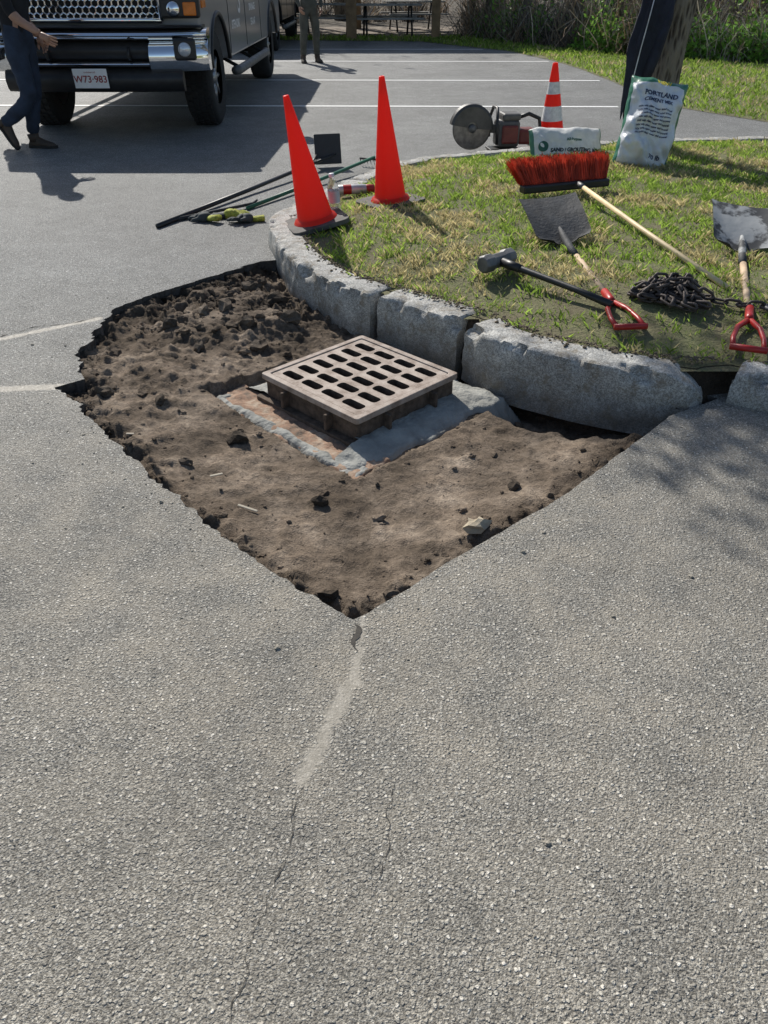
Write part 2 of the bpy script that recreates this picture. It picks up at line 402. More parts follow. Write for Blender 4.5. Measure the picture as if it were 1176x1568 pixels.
# ------------------------------------------------------------ kerb stones
t=NT('granite'); c=t.coord(); f=t.noise(c,7,5,.65); v1=t.vor(c,240); sp=t.n('ShaderNodeSeparateColor'); t.l(v1.outputs['Color'],sp.inputs[0])
g=t.ramp(sp.outputs[0],[(0,(.28,.28,.26)),(.5,(.50,.49,.46)),(1,(.74,.73,.68))])
g=t.mix(1,g,t.ramp(f,[(.3,.58),(.7,1.12)]),'MULTIPLY')
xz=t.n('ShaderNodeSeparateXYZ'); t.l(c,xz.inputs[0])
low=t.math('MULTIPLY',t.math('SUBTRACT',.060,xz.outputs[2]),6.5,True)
g=t.mix(t.math('MULTIPLY',low,t.ramp(t.noise(c,6,4,.7),[(.3,.40),(.7,.9)])),g,(.17,.148,.12))  # soil stain plus painted shadow, darkening the lower kerb face
stn=t.ramp(t.noise(c,13,5,.75),[(.50,0.0),(.64,.7)]); g=t.mix(stn,g,(.22,.18,.125))
fn=t.noise(c,60,5,.75)
g=t.mix(1,g,t.ramp(fn,[(.3,.74),(.6,1.1)]),'MULTIPLY')
nb=t.bump(t.math('ADD',t.math('MULTIPLY',f,1.6),fn),.7,.009)
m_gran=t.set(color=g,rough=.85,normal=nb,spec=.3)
def kerb(pts,seed,w=.19,top=.13,bot=-.36,rag=1.0,taper=0):
    P=catmull(pts,.02) if len(pts)>2 else resample(pts,.02)
    sec=[(0.0,z) for z in np.linspace(bot,.10,max(5,int((.10-bot)/.025)))]+[(.001,top-.014),(.006,top-.004),(.018,top)]+[(x,top+.001) for x in np.arange(.04,w-.03,.022)]+[(w-.012,top-.003),(w,top-.02),(w,bot)]
    V=[];F=[];m=len(sec);N=len(P)
    for i,p in enumerate(P):
        d=(P[min(i+1,N-1)]-P[max(i-1,0)]).normalized(); nn=Vector((-d.y,d.x,0))
        endf=min(i,N-1-i)
        tz=-taper*max(0,(i/(N-1)-.86)/.14)**1.4
        for (o,z) in sec:
            q=p+nn*o
            if endf==0: q=q+d*((.008 if i==0 else -.008)*(1 if z>top-.03 else 0)); z=z-(.009 if z>top-.03 else 0)
            edge=math.exp(-((o)/.04)**2-((z-top)/.04)**2)
            endc=math.exp(-((endf*.02)/.05)**2)*math.exp(-((z-top)/.05)**2)
            chip=max(0,fr(q.x*8+seed,q.y*8,3,4)-.04)*.065*edge*rag+endc*.012*abs(fr(q.x*20,q.y*20,seed,3))
            k=fr(q.x*5+seed,q.y*5,z*7,4)*.010*rag+fr(q.x*24,q.y*24,z*24+seed,4)*.0055*rag-chip
            V.append((q.x-nn.x*k,q.y-nn.y*k,z+k*.45-chip*.5+(tz if z>0 else 0)))
    for i in range(N-1):
        for k in range(m-1): F.append((i*m+k,(i+1)*m+k,(i+1)*m+k+1,i*m+k+1))
        F.append((i*m+m-1,(i+1)*m+m-1,(i+1)*m,i*m))
    F.append(tuple(range(m))[::-1]); F.append(tuple(range((N-1)*m,N*m)))
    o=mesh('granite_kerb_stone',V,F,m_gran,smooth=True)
    bm=bmesh.new(); bm.from_mesh(o.data); bmesh.ops.recalc_face_normals(bm,faces=bm.faces)
    for e in bm.edges:
        if len(e.link_faces)==2 and e.calc_face_angle(0)>R(38): e.smooth=False
    bm.to_mesh(o.data); bm.free()
    return o
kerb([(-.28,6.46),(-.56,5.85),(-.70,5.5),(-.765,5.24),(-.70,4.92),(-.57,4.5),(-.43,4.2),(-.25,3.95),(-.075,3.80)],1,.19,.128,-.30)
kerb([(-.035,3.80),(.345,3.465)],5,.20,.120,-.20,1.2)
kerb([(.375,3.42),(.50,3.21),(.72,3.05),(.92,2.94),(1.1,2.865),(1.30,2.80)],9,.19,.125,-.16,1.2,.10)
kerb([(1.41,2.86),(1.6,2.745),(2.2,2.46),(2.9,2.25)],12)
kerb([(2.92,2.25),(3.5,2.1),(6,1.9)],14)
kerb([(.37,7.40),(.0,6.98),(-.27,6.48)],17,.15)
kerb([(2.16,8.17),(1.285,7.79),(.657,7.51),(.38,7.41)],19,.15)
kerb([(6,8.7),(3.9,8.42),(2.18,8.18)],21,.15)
P=resample(OUT,.04); V=[];F=[]
for i,p in enumerate(P):
    d=(P[min(i+1,len(P)-1)]-P[max(i-1,0)]).normalized(); nn=Vector((-d.y,d.x,0))
    for k,z in enumerate((.112,.06,-.02,-.08,-.16,-.24,-.5)):
        q=p+nn*(.125+.03*fr(p.x*9,p.y*9,z*9,3)-(.02*k if k<4 else .05)); V.append((q.x,q.y,z))
    if i: 
        for k in range(6): F.append((7*i-7+k,7*i+k,7*i+k+1,7*i-6+k))
mesh('kerb_backfill',V,F,m_bank,smooth=True)

# ------------------------------------------------------------ island turf
st=.045; xs2=np.arange(-.9,9,st); ys2=np.arange(1.8,9,st); X2,Y2=np.meshgrid(xs2,ys2)
ins=inside(X2,Y2,OUT); D2=pdist(X2,Y2,OUT); keep=ins&(D2>.06)
Zm=.112+.075*sm((D2-.15)/.7)
nz=np.zeros_like(Zm)
for j in range(len(ys2)):
    for i in range(len(xs2)):
        if keep[j,i]: nz[j,i]=.014*fr(xs2[i]*3,ys2[j]*3,8,4)
Zm=np.where(D2<.2,Zm-.004,Zm+nz)
id2=-np.ones(X2.shape,int); id2[keep]=np.arange(keep.sum())
q=np.stack([id2[:-1,:-1],id2[:-1,1:],id2[1:,1:],id2[1:,:-1]],-1).reshape(-1,4); q=q[(q>=0).all(1)]
mesh('island_turf',np.stack([X2[keep],Y2[keep],Zm[keep]],-1),q,m_turf,smooth=True)
LV=[];LF=[]
random.seed(3)
PO=resample(OUT[9:24],.01)
for i in range(900):
    k=random.randrange(1,len(PO)-1); p=PO[k]; d=(PO[k+1]-PO[k-1]).normalized(); nn=Vector((-d.y,d.x,0)); o_=.20-abs(random.gauss(0,.035)); q=p+nn*o_
    r=random.uniform(.002,.008); v,f=lump((q.x,q.y,.128+r*.2),r,i); o=len(LV); LV+=v; LF+=[tuple(a+o for a in g) for g in f]
mesh('soil_crumbs',LV,LF,M('crumb_soil',(.15,.12,.08),.95,0,.5,40,.4,.003))

m_grass=Mattr('grass_blades',.55,.5)
def grass(name,N,xr,yr,poly,zf,hh,ww,bare,mind=.17,seed=1,bright=1.0,dense=0.0,straw=.42):
    r=np.random.default_rng(seed)
    x=r.uniform(*xr,N); y=r.uniform(*yr,N)
    k=inside(x,y,poly)&(pdist(x,y,poly)>mind+r.normal(0,.018,N)*(1 if mind>.1 else 0))
    x=x[k];y=y[k]
    pn=frn(x,y,1.6,3,5); pf=frn(x,y,9,6,3)
    keepp=np.clip(.62+dense+.75*pf+.3*pn,0.03,1)
    for (cx,cy,sx,sy,s) in bare: keepp*=1-s*np.exp(-(((x-cx)/sx)**2+((y-cy)/sy)**2))
    k=r.random(len(x))<keepp; x=x[k];y=y[k];pn=pn[k];pf=pf[k]; n=len(x)
    z=zf(x,y)-.006; a=r.uniform(0,2*np.pi,n); h=hh*r.uniform(.4,1.25,n)*(1+.9*pf); wd=ww*r.uniform(.6,1.4,n)
    b=r.uniform(0,2*np.pi,n); ln=h*r.uniform(.2,1.2,n)
    dxx,dyy=np.cos(a)*wd/2,np.sin(a)*wd/2
    v=np.zeros((n,4,3)); v[:,0]=np.stack([x-dxx,y-dyy,z],-1); v[:,1]=np.stack([x+dxx,y+dyy,z],-1)
    mx=x+np.cos(b)*ln*.4; my=y+np.sin(b)*ln*.4
    v[:,2]=np.stack([mx+dxx*.8,my+dyy*.8,z+h*.65],-1); v[:,3]=np.stack([x+np.cos(b)*ln,y+np.sin(b)*ln,z+h],-1)
    f=np.arange(n*4).reshape(n,4)
    s=np.clip(straw+.75*pn+.3*pf+r.normal(0,.22,n),0,1)
    g1=np.array([.17,.28,.035]); g0=np.array([.38,.52,.10]); st_=np.array([.72,.62,.33])
    mix=r.random(n)[:,None]; gc=g1*(1-mix)+g0*mix
    dead=(s>.60)[:,None]; cc=np.where(dead,st_*(.5+.6*mix),gc*(.8+.5*mix))*bright
    return mesh(name,v.reshape(-1,3),f,m_grass,cols=np.repeat(cc,4,axis=0))
bare=[(1.0,3.55,.28,.22,.85),(.62,3.75,.22,.2,.7),(1.38,3.5,.35,.3,.92),(1.4,3.15,.35,.12,.75),(-.45,5.0,.2,.35,.5),(.9,3.25,.3,.1,.6),(1.6,3.05,.2,.2,.7)]
ZG=lambda x,y: mz(x,y)
grass('island_grass',170000,(-.8,3.4),(2.4,8.5),OUT,ZG,.030,.0055,bare,.18,1)
grass('island_grass',12000,(3.2,7.5),(2.0,8.8),OUT,ZG,.04,.012,[],.18,2)
LW=[(p[0],p[1]) for p in LAWN]
grass('lawn_grass',70000,(3.4,14),(9,22),LW,lambda x,y:x*0+.004,.06,.018,[],.03,3,.9,.3,.2)
grass('lawn_grass',25000,(-6,4.5),(19,25.5),LW,lambda x,y:x*0+.004,.07,.026,[],.03,4,.9,.3,.15)

# ------------------------------------------------------------ catch basin
t=NT('dusty_cast_iron'); c=t.coord(); f=t.noise(c,14,5,.7)
m_iron=t.set(color=t.ramp(f,[(.32,(.19,.135,.10)),(.5,(.37,.30,.25)),(.68,(.48,.41,.35))]),rough=.72,normal=t.bump(t.noise(c,130,4,.7),.5,.003),spec=.4)
m_irondk=M('rusty_iron_side',(.11,.08,.058),.9,.1,.5,30,.6,.005)
m_conc=M('fresh_mortar',(.30,.30,.275),.9,0,.3,9,.8,.010)
t=NT('brick_ledge'); c=t.coord(); f=t.noise(c,11,5,.7)
m_brick=t.set(color=t.ramp(f,[(.34,(.16,.13,.10)),(.5,(.34,.21,.14)),(.66,(.46,.37,.28))]),rough=.95,normal=t.bump(t.noise(c,50,5,.7),.9,.01))
m_black=M('basin_dark',(.02,.018,.016),.95)
cb=empty('catch_basin_grate',(GC[0],GC[1],0),(0,0,R(45)))
def rrect(cx,cy,lx,ly,r,n=4):
    out=[]
    for (sx,sy,a0) in [(1,1,0),(-1,1,90),(-1,-1,180),(1,-1,270)]:
        for k in range(n+1):
            a=R(a0+90*k/n); out.append((cx+sx*(lx/2-r)+r*math.cos(a),cy+sy*(ly/2-r)+r*math.sin(a)))
    return out
def plate(name,loops,z0,z1,mat,parent,bev=0,side=None):
    V,F=fill(loops,z1); n=len(V); Vb=[(x,y,z0) for x,y,_ in V]; FF=list(F)+[tuple(i+n for i in f)[::-1] for f in F]
    nf=len(FF); o=0
    for lp in loops:
        m=len(lp)
        area=sum(lp[i][0]*lp[(i+1)%m][1]-lp[(i+1)%m][0]*lp[i][1] for i in range(m))
        for i in range(m):
            a,b=o+i,o+(i+1)%m
            FF.append((a,a+n,b+n,b) if area>0 else (a,b,b+n,a+n))
        o+=m
    ob=mesh(name,V+Vb,FF,[mat,side] if side else mat,parent,mi=[0]*nf+[1 if side else 0]*(len(FF)-nf))
    bm=bmesh.new(); bm.from_mesh(ob.data); bmesh.ops.recalc_face_normals(bm,faces=bm.faces); bm.to_mesh(ob.data); bm.free()
    if bev: fix(ob,bev,2)
    return ob
slots=[]
for i in range(6):
    for j in range(4):
        slots.append(rrect(-.2175+.087*i,-.1935+.129*j,.048,.108,.016))
plate('grate_plate',[rrect(0,0,.548,.548,.006,1)]+slots,-.035,.008,m_iron,cb,.0025,m_irondk)
plate('frame_rim',[rrect(0,0,.615,.615,.012,2),rrect(0,0,.556,.556,.006,1)],-.014,.012,m_iron,cb,.004)
plate('frame_skirt',[rrect(0,0,.590,.590,.012,2),rrect(0,0,.558,.558,.006,1)],-.095,-.015,m_irondk,cb,.003)
for s in (-1,1):
    for k in (-.14,.14):
        box('frame_rib',(k,s*.312,-.055),(.016,.04,.07),m_irondk,cb,bevel=.004)
        box('frame_rib',(s*.312,k,-.055),(.04,.016,.07),m_irondk,cb,bevel=.004)
plate('frame_flange',[rrect(0,0,.66,.66,.01,2),rrect(0,0,.55,.55,.01,2)],-.118,-.096,m_irondk,cb,.004)
def ringfield(name,fn,ext,mat,sel,parent,n=110):
    a=np.linspace(-ext,ext,n); A,B=np.meshgrid(a,a); ZZ=np.zeros_like(A); kp=np.zeros(A.shape,bool)
    for j in range(n):
        for i in range(n):
            u,v=A[j,i],B[j,i]; q=max(abs(u),abs(v)); ok=sel(u,v,q); kp[j,i]=ok
            if ok: ZZ[j,i]=fn(u,v,q)
    ii=-np.ones(A.shape,int); ii[kp]=np.arange(kp.sum())
    f=np.stack([ii[:-1,:-1],ii[:-1,1:],ii[1:,1:],ii[1:,:-1]],-1).reshape(-1,4); f=f[(f>=0).all(1)]
    return mesh(name,np.stack([A[kp],B[kp],ZZ[kp]],-1),f,mat,parent,smooth=True)
def collar(u,v,q):
    w_=.450+.035*fr(u*6,v*6,2)
    tq=(q-.30)/(w_-.30); z=-.083-.030*max(0,tq)**1.2+.008*fr(u*12,v*12,1)+.004*fr(u*34,v*34,1)
    if q>w_: z=-.113-(q-w_)*1.6
    return z
ringfield('mortar_collar',collar,.53,m_conc,lambda u,v,q:(q>.285 and (v<-.28 or u>.28 or v>.28) and not(u<-.30 and v>-.30)),cb,130)
def ledge(u,v,q):
    z=-.112+.008*fr(u*20,v*20,3)
    w_=.475+.03*fr(u*5,v*5,7)
    if q>w_: z-=(q-w_)*2.5
    return z
ringfield('brick_ledge',ledge,.54,m_brick,lambda u,v,q:(u<-.275 and q>.275),cb)
def rimf(u,v,q): 
    k=.448+.016*fr(u*7,v*7,4)
    return -.120+.024*math.exp(-((q-k)/.026)**4)*(.75+.6*fr(u*6,v*6,8))+.006*fr(u*26,v*26,9)-max(0,q-.475)*1.6
ringfield('mortar_rim',rimf,.53,m_conc,lambda u,v,q:(u<-.39 and q>.405),cb,150)
plate('basin_wall',[rrect(0,0,.55,.55,.02,2),rrect(0,0,.50,.50,.02,2)],-1.4,-.1,m_black,cb)

# ------------------------------------------------------------ cones
t=NT('orange_cone'); t.set(color=(.90,.055,.028),rough=.42,spec=.4)
c=t.coord(); t.l(t.bump(t.noise(c,9,3),.15,.01),t.b.inputs['Normal'])
tr=t.n('ShaderNodeBsdfTranslucent'); tr.inputs[0].default_value=(.95,.06,.025,1); mx=t.n('ShaderNodeMixShader'); mx.inputs[0].default_value=.5
t.l(t.b.outputs[0],mx.inputs[1]); t.l(tr.outputs[0],mx.inputs[2]); t.l(mx.outputs[0],t.out.inputs['Surface']); m_cone=t.m
m_rub=M('black_rubber',(.085,.08,.073),.8,0,.5,14,.4,.004)
m_refl=M('reflective_band',(.75,.75,.73),.5,0,.25,25,.2,.002)
def cone(loc,rot,H=.74,r0=.118,r1=.018,band=False,base=.37,zr=.6):
    e=empty('traffic_cone',loc,rot)
    plate('base',[rrect(0,0,base,base,.05,4)],0,.028,m_rub,e,.006).rotation_euler=(0,0,zr)
    pr=[(r0+.028,.0285),(r0+.018,.045),(r0+.004,.05)]; mi=[0,0]
    K=26
    for i in range(K+1):
        k=i/K; pr.append((r0+(r1-r0)*k,.055+(H-.055)*k)); 
        mi.append(1 if band and (.30<k<.50 or .62<k<.80) else 0)
    pr+=[(r1*.8,H+.004),(r1*.55,H-.01),(r1*.5,H-.1)]; mi+=[0,0,0]
    lathe('cone_body',pr,[m_cone,m_refl],e,40,mi=mi)
    return e
cone((-.43,5.08,.14),(R(2),R(-11),0),.74,.112,zr=R(18))
cone((.045,5.50,.165),(R(1),R(-4.5),0),.76,.105,zr=R(35))
cone((1.70,8.6,0),(0,R(-3),0),.74,.135,.025,True,.38,.3)

# ------------------------------------------------------------ bags
def textmesh(s,size,name='txt',bold=0):
    cu=bpy.data.curves.new(name,'FONT'); cu.body=s; cu.size=size; cu.align_x='CENTER'; cu.align_y='CENTER'; cu.offset=bold; cu.resolution_u=3
    o=bpy.data.objects.new(name,cu); COL.objects.link(o); bpy.context.view_layer.update()
    me=bpy.data.meshes.new_from_object(o.evaluated_get(bpy.context.evaluated_depsgraph_get())); bpy.data.objects.remove(o); return me
class Bag:
    def __init__(s,a,b,T,seed,p=3.5,wr=.012): s.a,s.b,s.T,s.seed,s.p,s.wr=a,b,T,seed,p,wr
    def h(s,x,z):
        k=max(0,1-abs(x/s.a)**s.p)*max(0,1-abs(z/s.b)**s.p)
        edge=min(1,k*3)
        return s.T*k**.5+s.wr*edge*(1.3*fr(x*5+s.seed,z*5,1,3)+1.0*abs(noise.noise(Vector((x*13+z*9+s.seed,z*5,2)))))
    def build(s,name,mat,parent,n=60):
        V=[];F=[]
        for sg in (-1,1):
            o=len(V)
            for j in range(n+1):
                for i in range(n+1):
                    x=-s.a+2*s.a*i/n; z=-s.b+2*s.b*j/n
                    V.append((x+.014*fr(z*6,s.seed,x*2,3),sg*s.h(x,z),z+.016*fr(x*7,s.seed,z,2)))
            for j in range(n):
                for i in range(n):
                    q=(o+j*(n+1)+i,o+j*(n+1)+i+1,o+(j+1)*(n+1)+i+1,o+(j+1)*(n+1)+i); F.append(q if sg<0 else q[::-1])
        return mesh(name,V,F,mat,parent,smooth=True)
    def text(s,txt,size,cx,cz,mat,parent,bold=0,rot=0):
        me=textmesh(txt,size,'print',bold); 
        bm=bmesh.new(); bm.from_mesh(me); bmesh.ops.triangulate(bm,faces=bm.faces); bmesh.ops.subdivide_edges(bm,edges=[e for e in bm.edges if e.calc_length()>size*.3],cuts=2); bm.to_mesh(me); bm.free()
        cr,sr=math.cos(rot),math.sin(rot)
        for v in me.vertices:
            x=v.co.x*cr-v.co.y*sr+cx; z=v.co.x*sr+v.co.y*cr+cz; v.co=(x+.014*fr(z*6,s.seed,x*2,3),-s.h(x,z)-.004,z+.016*fr(x*7,s.seed,z,2))
        me.materials.append(mat); o=bpy.data.objects.new('print',me); COL.objects.link(o); o.parent=parent
        return o
def bagmat(name,green,ranges,white=(.60,.62,.62)):
    t=NT(name); c=t.coord(); x=t.n('ShaderNodeSeparateXYZ'); t.l(c,x.inputs[0])
    fac=0; wb=t.math('MULTIPLY',t.math('SUBTRACT',t.noise(c,5,2),.5),.05)
    for ax,lo,hi in ranges:
        xx=t.math('ADD',x.outputs[ax],wb)
        a=t.math('GREATER_THAN',xx,lo); b=t.math('LESS_THAN',xx,hi); k=t.math('MULTIPLY',a,b)
        fac=t.math('MAXIMUM',fac,k) if fac!=0 else k
    n_=t.noise(c,14,4); wcol=t.ramp(n_,[(.3,tuple(v*.8 for v in white)),(.7,white)])
    return t.set(color=t.mix(fac,wcol,green),rough=.38,normal=t.bump(t.noise(c,18,4,.6),.5,.014))
m_ink=M('dark_ink',(.025,.035,.04),.5); m_blue=M('blue_ink',(.025,.04,.10),.5); m_grn=M('green_ink',(.03,.12,.08),.5); m_yel=M('yellow_ink',(.6,.5,.05),.5)
m_bag1=bagmat('sandbag_paper',(.05,.18,.11),[(0,-.40,-.305),(0,.305,.4)],white=(.80,.80,.76))
e=empty('sand_mix_bag',(1.555,7.20,.225),(R(-30),R(2),R(12)))
B=Bag(.325,.155,.095,3,3.5,.02); B.build('bag_body',m_bag1,e)
B.text('SAND / GROUTING MIX',.042,.05,-.055,m_ink,e,.0018)
B.text('All-Purpose',.03,.04,.03,m_grn,e,.001)
V,F=tubegeo([(0,0,0),(0,-.001,0)],.042,24); V=[(p.x-.235,-B.h(p.x-.235,p.z-.02)-.003,p.z-.02) for p in V]; mesh('emblem',V,F,m_grn,e)
m_bag2=bagmat('cement_bag_paper',(.05,.20,.13),[(0,-.30,-.198),(0,.188,.3),(2,.275,.4)],white=(.80,.83,.87))
e=empty('cement_mix_bag',(2.10,6.76,.15+.31),(R(-18),R(9),R(-6)))
B=Bag(.215,.325,.135,8,2.8,.060); B.build('bag_body',m_bag2,e)
B.text('PORTLAND',.048,.01,.20,m_blue,e,.0016); B.text('CEMENT MIX',.036,.0,.15,m_blue,e,.0012)
for k in range(8): B.text('mix with clean water and trowel',.019,-.01,.095-.026*k,m_blue,e,.0006)
B.text('70 lb',.045,.08,-.235,m_blue,e,.001)
B.text('NEW',.045,.02,.290,m_yel,e,.002)

# ------------------------------------------------------------ broom
m_wood=M('worn_wood',(.72,.56,.33),.55,0,.25,9,.2,.002); m_wood2=M('grey_wood',(.52,.38,.25),.7,0,.35,10,.3,.003)
m_steel=M('worn_steel',(.16,.16,.16),.55,.5,.4,14,.4,.003); m_dksteel=M('tarred_steel',(.045,.047,.05),.75,.0,.5,10,.6,.006)
m_redp=M('red_plastic',(.42,.02,.018),.4,0,.2,10,.1); m_blk=M('black_plastic',(.02,.02,.021),.45,0,.3,10,.15)
e=empty('push_broom',(1.25,5.64,.21),(0,0,R(21)))
fix(box('broom_block',(0,0,.04),(.68,.075,.05),m_blk,e),.01)
m_bris=Mattr('red_bristles',.45,.35)
n=7000; r=rng; tuft=r.integers(0,34,n); x=-.325+.65*tuft/33+r.normal(0,.0045,n); y=r.integers(0,4,n)*.017-.018+r.normal(0,.003,n)
fl=r.normal(0,.013,n)+.012*np.sin(tuft*2.1); L=r.uniform(.125,.17,n); ang=R(38)
bx=x; by=y+.02; bz=.05+r.uniform(0,.03,n)
tx=bx+fl+.04*(bx/.33); ty=by+L*math.sin(ang)+r.normal(0,.010,n)+y*.6; tz=bz+L*math.cos(ang)+r.normal(0,.008,n)
wv=.0020; v=np.zeros((n,4,3)); v[:,0]=np.stack([bx-wv,by,bz],-1); v[:,1]=np.stack([bx+wv,by,bz],-1); v[:,2]=np.stack([tx+wv,ty,tz],-1); v[:,3]=np.stack([tx-wv,ty,tz],-1)
kk=(r.uniform(.5,1.2,n)*(.7+.5*(np.sin(tuft*5.3)*.5+.5)))[:,None]; cc=np.array([.80,.10,.045])*kk
mesh('bristles',v.reshape(-1,3),np.arange(n*4).reshape(n,4),m_bris,e,cols=np.repeat(cc,4,0))
Mi=(Matrix.Translation(Vector((1.25,5.64,.21)))@Matrix.Rotation(R(21),4,'Z')).inverted()
a=Mi@Vector((1.33,5.60,.27)); b=Mi@Vector((1.665,3.69,.20))
tube('handle',[a,a.lerp(b,.5)+Vector((0,0,-.006)),b],[.0145,.0145,.0135],m_wood,e,14)
tube('ferrule',[a,a.lerp(b,.05)],.018,m_steel,e,14)

# ------------------------------------------------------------ square shovels
def shovel(grip,join,sock,tip,w,yaw,steel,wood):
    e=empty('square_shovel',sock,(0,0,yaw)); Mi=(Matrix.Translation(Vector(sock))@Matrix.Rotation(yaw,4,'Z')).inverted()
    G,J,K,T=[Mi@Vector(p) for p in (grip,join,sock,tip)]
    d=(T-K); L=d.length; d.normalize(); side=Vector((1,0,0)); side=(side-d*side.dot(d)).normalized(); up=side.cross(d)
    if up.z<0: up=-up
    V=[];F=[];nu,nv=16,16
    for sgn in (0,1):
        for j in range(nv+1):
            for i in range(nu+1):
                u=-1+2*i/nu; s=j/nv
                ww=w/2*(1-.08*(1-s)) ; sh=1 if s>.10 else (.45+.55*math.sin(s/.10*math.pi/2))
                p=K+d*(s*L)+side*(u*ww*sh)+up*(.036*abs(u)**3*(1-.55*s)+.012*math.sin(s*3)+.004*fr(u*3,s*3,1)-.003*sgn)
                V.append(p)
    m=(nu+1)*(nv+1)
    for sgn in (0,1):
        for j in range(nv):
            for i in range(nu):
                q=(sgn*m+j*(nu+1)+i,sgn*m+j*(nu+1)+i+1,sgn*m+(j+1)*(nu+1)+i+1,sgn*m+(j+1)*(nu+1)+i); F.append(q if sgn==0 else q[::-1])
    mesh('blade',V,F,steel,e,smooth=True)
    ax=(J-K).normalized()
    tube('socket',[K+d*.12+up*.012,K+d*.03+up*.020,K+ax*.10+Vector((0,0,.012)),K+ax*.24+Vector((0,0,.008))],[.008,.020,.021,.020],steel,e,12)
    tube('shaft',[K+ax*.20+Vector((0,0,.008)),(K+J)/2+Vector((0,0,.004)),J],[.0175,.0175,.017],wood,e,12)
    gd=(G-J); gl=gd.length; gd.normalize(); gs=gd.cross(Vector((0,0,1))).normalized(); W=.062
    tube('d_grip_yoke',[J-gd*.10,J,J+gd*.03],[.019,.020,.018],m_redp,e,12)
    for s in (-1,1):
        tube('d_grip_arm',[J+gd*.02,J+gd*gl*.35+gs*s*W*.75,J+gd*gl*.7+gs*s*W,G+gs*s*W],[.014,.012,.011,.012],m_redp,e,10)
    tube('d_grip_bar',[G-gs*(W+.012),G+gs*(W+.012)],.014,m_redp,e,12)
    return e
t=NT('blade_with_mortar'); c=t.coord(); f=t.noise(c,7,5,.6)
m_tar=t.set(color=t.ramp(f,[(.46,(.045,.047,.05)),(.54,(.34,.35,.35))]),rough=.7,normal=t.bump(f,.6,.01))
shovel((1.095,3.27,.165),(1.075,3.57,.18),(1.02,4.42,.20),(.955,4.76,.37),.345,0,m_dksteel,m_wood2)
shovel((1.535,3.05,.155),(1.645,3.34,.18),(1.955,4.27,.20),(2.055,4.63,.355),.345,0,m_tar,m_wood2)

# ------------------------------------------------------------ sledge hammer
e=empty('sledge_hammer',(.585,4.00,.235),(0,0,R(-48)),1.3)
prof=[(.0,-.088),(.030,-.088),(.036,-.078),(.037,-.045),(.030,-.03),(.030,.03),(.037,.045),(.036,.078),(.030,.088),(0,.088)]
hd=lathe('head',prof,m_steel,e,8,axis='y',smooth=False); fix(hd,.003)
tube('handle',[(-.045,0,0),(.1,0,-.004),(.38,0,-.02),(.54,0,-.035)],[.013,.0125,.0115,.0145],m_blk,e,14)
tube('overstrike_collar',[(.03,0,-.001),(.12,0,-.005)],[.019,.016],m_blk,e,14)

# ------------------------------------------------------------ chain
m_chain=M('rusty_chain',(.085,.07,.062),.6,.4,.5,30,.5,.003)
def link(c,ax,up,L=.036,W=.017,r=.0068):
    pts=[]
    for k in range(16):
        a=2*math.pi*k/16; px=math.cos(a)*W; py=math.sin(a)*W+(L-W)*(1 if math.sin(a)>0 else -1)
        pts.append(c+ax*py+up*px)
    V=[];F=[];n=6;N=16
    for i,p in enumerate(pts):
        d=(pts[(i+1)%N]-pts[i-1]).normalized(); nn=ax.cross(up).normalized(); b=d.cross(nn)
        for k in range(n):
            t_=2*math.pi*k/n; V.append(p+(nn*math.cos(t_)+b*math.sin(t_))*r)
    for i in range(N):
        for k in range(n): F.append((i*n+k,i*n+(k+1)%n,((i+1)%N)*n+(k+1)%n,((i+1)%N)*n+k))
    return V,F
random.seed(11); parts=[]; CX,CY=1.37,3.60; CZ=mzf(CX,CY)
path=[Vector((CX-.1,CY,CZ+.03))]; hd_=0.3
for i in range(110):
    hd_+=random.uniform(-.9,.9); p=path[-1]; ctr=Vector((CX,CY,0))-Vector((p.x,p.y,0))
    if ctr.length>.17: hd_=math.atan2(ctr.y,ctr.x)+random.uniform(-.8,.8)
    rr=ctr.length; path.append(Vector((p.x+.052*math.cos(hd_)*1.1,p.y+.052*math.sin(hd_)*.9,CZ+.014+.075*math.exp(-(rr/.11)**2)*random.uniform(.2,1.2))))
path2=[Vector((1.44+.05*i,3.56-.022*i+.015*math.sin(i*1.3),CZ+.010)) for i in range(8)]
for pth in (path,path2):
  for i in range(len(pth)-1):
    p,q=pth[i],pth[i+1]; d=(q-p)
    if d.length<1e-4: continue
    d.normalize(); u=Vector((0,0,1)) if i%2 else d.cross(Vector((0,0,1))); u=(u+Vector((random.uniform(-.4,.4),)*3)); u=(u-d*u.dot(d)).normalized()
    parts.append(link((p+q)/2,d,u))
V,F=merge(parts)
V=[(p.x,p.y,max(p.z,CZ-.002)) for p in V]; mesh('rusty_chain',V,F,m_chain,smooth=True)
pts=[Vector((1.80+.05*math.cos(a),3.42+.04*math.sin(a),.195)) for a in np.linspace(0,4.8,14)]
tube('steel_hook',pts,.010,m_steel)

# ------------------------------------------------------------ cut-off saw
e=empty('cutoff_saw',(1.02,8.32,0),(0,0,R(8)),1.08)
m_saw=M('saw_casing',(.11,.105,.10),.5,0,.3,8,.2); m_sawred=M('saw_red',(.16,.03,.025),.5,0,.3)
lathe('blade',[(0,-.003),(.165,-.003),(.178,0),(.165,.003),(0,.003)],M('diamond_blade',(.22,.21,.2),.45,.8,.35,20),e,48,axis='y',loc=(-.16,-.03,.20))
V=[];F=[]; n=26
for i in range(n+1):
    a=R(-5)+R(175)*i/n
    for (rr,yy) in [(.05,-.05),(.175,-.055),(.195,-.04),(.197,.03),(.05,.035)]:
        V.append((-.16+rr*math.cos(a),yy-.0,.20+rr*math.sin(a)))
for i in range(n):
    for k in range(4): F.append((i*5+k,(i+1)*5+k,(i+1)*5+k+1,i*5+k+1))
F.append((0,1,2,3,4)); F.append(tuple(range(n*5,n*5+5))[::-1])
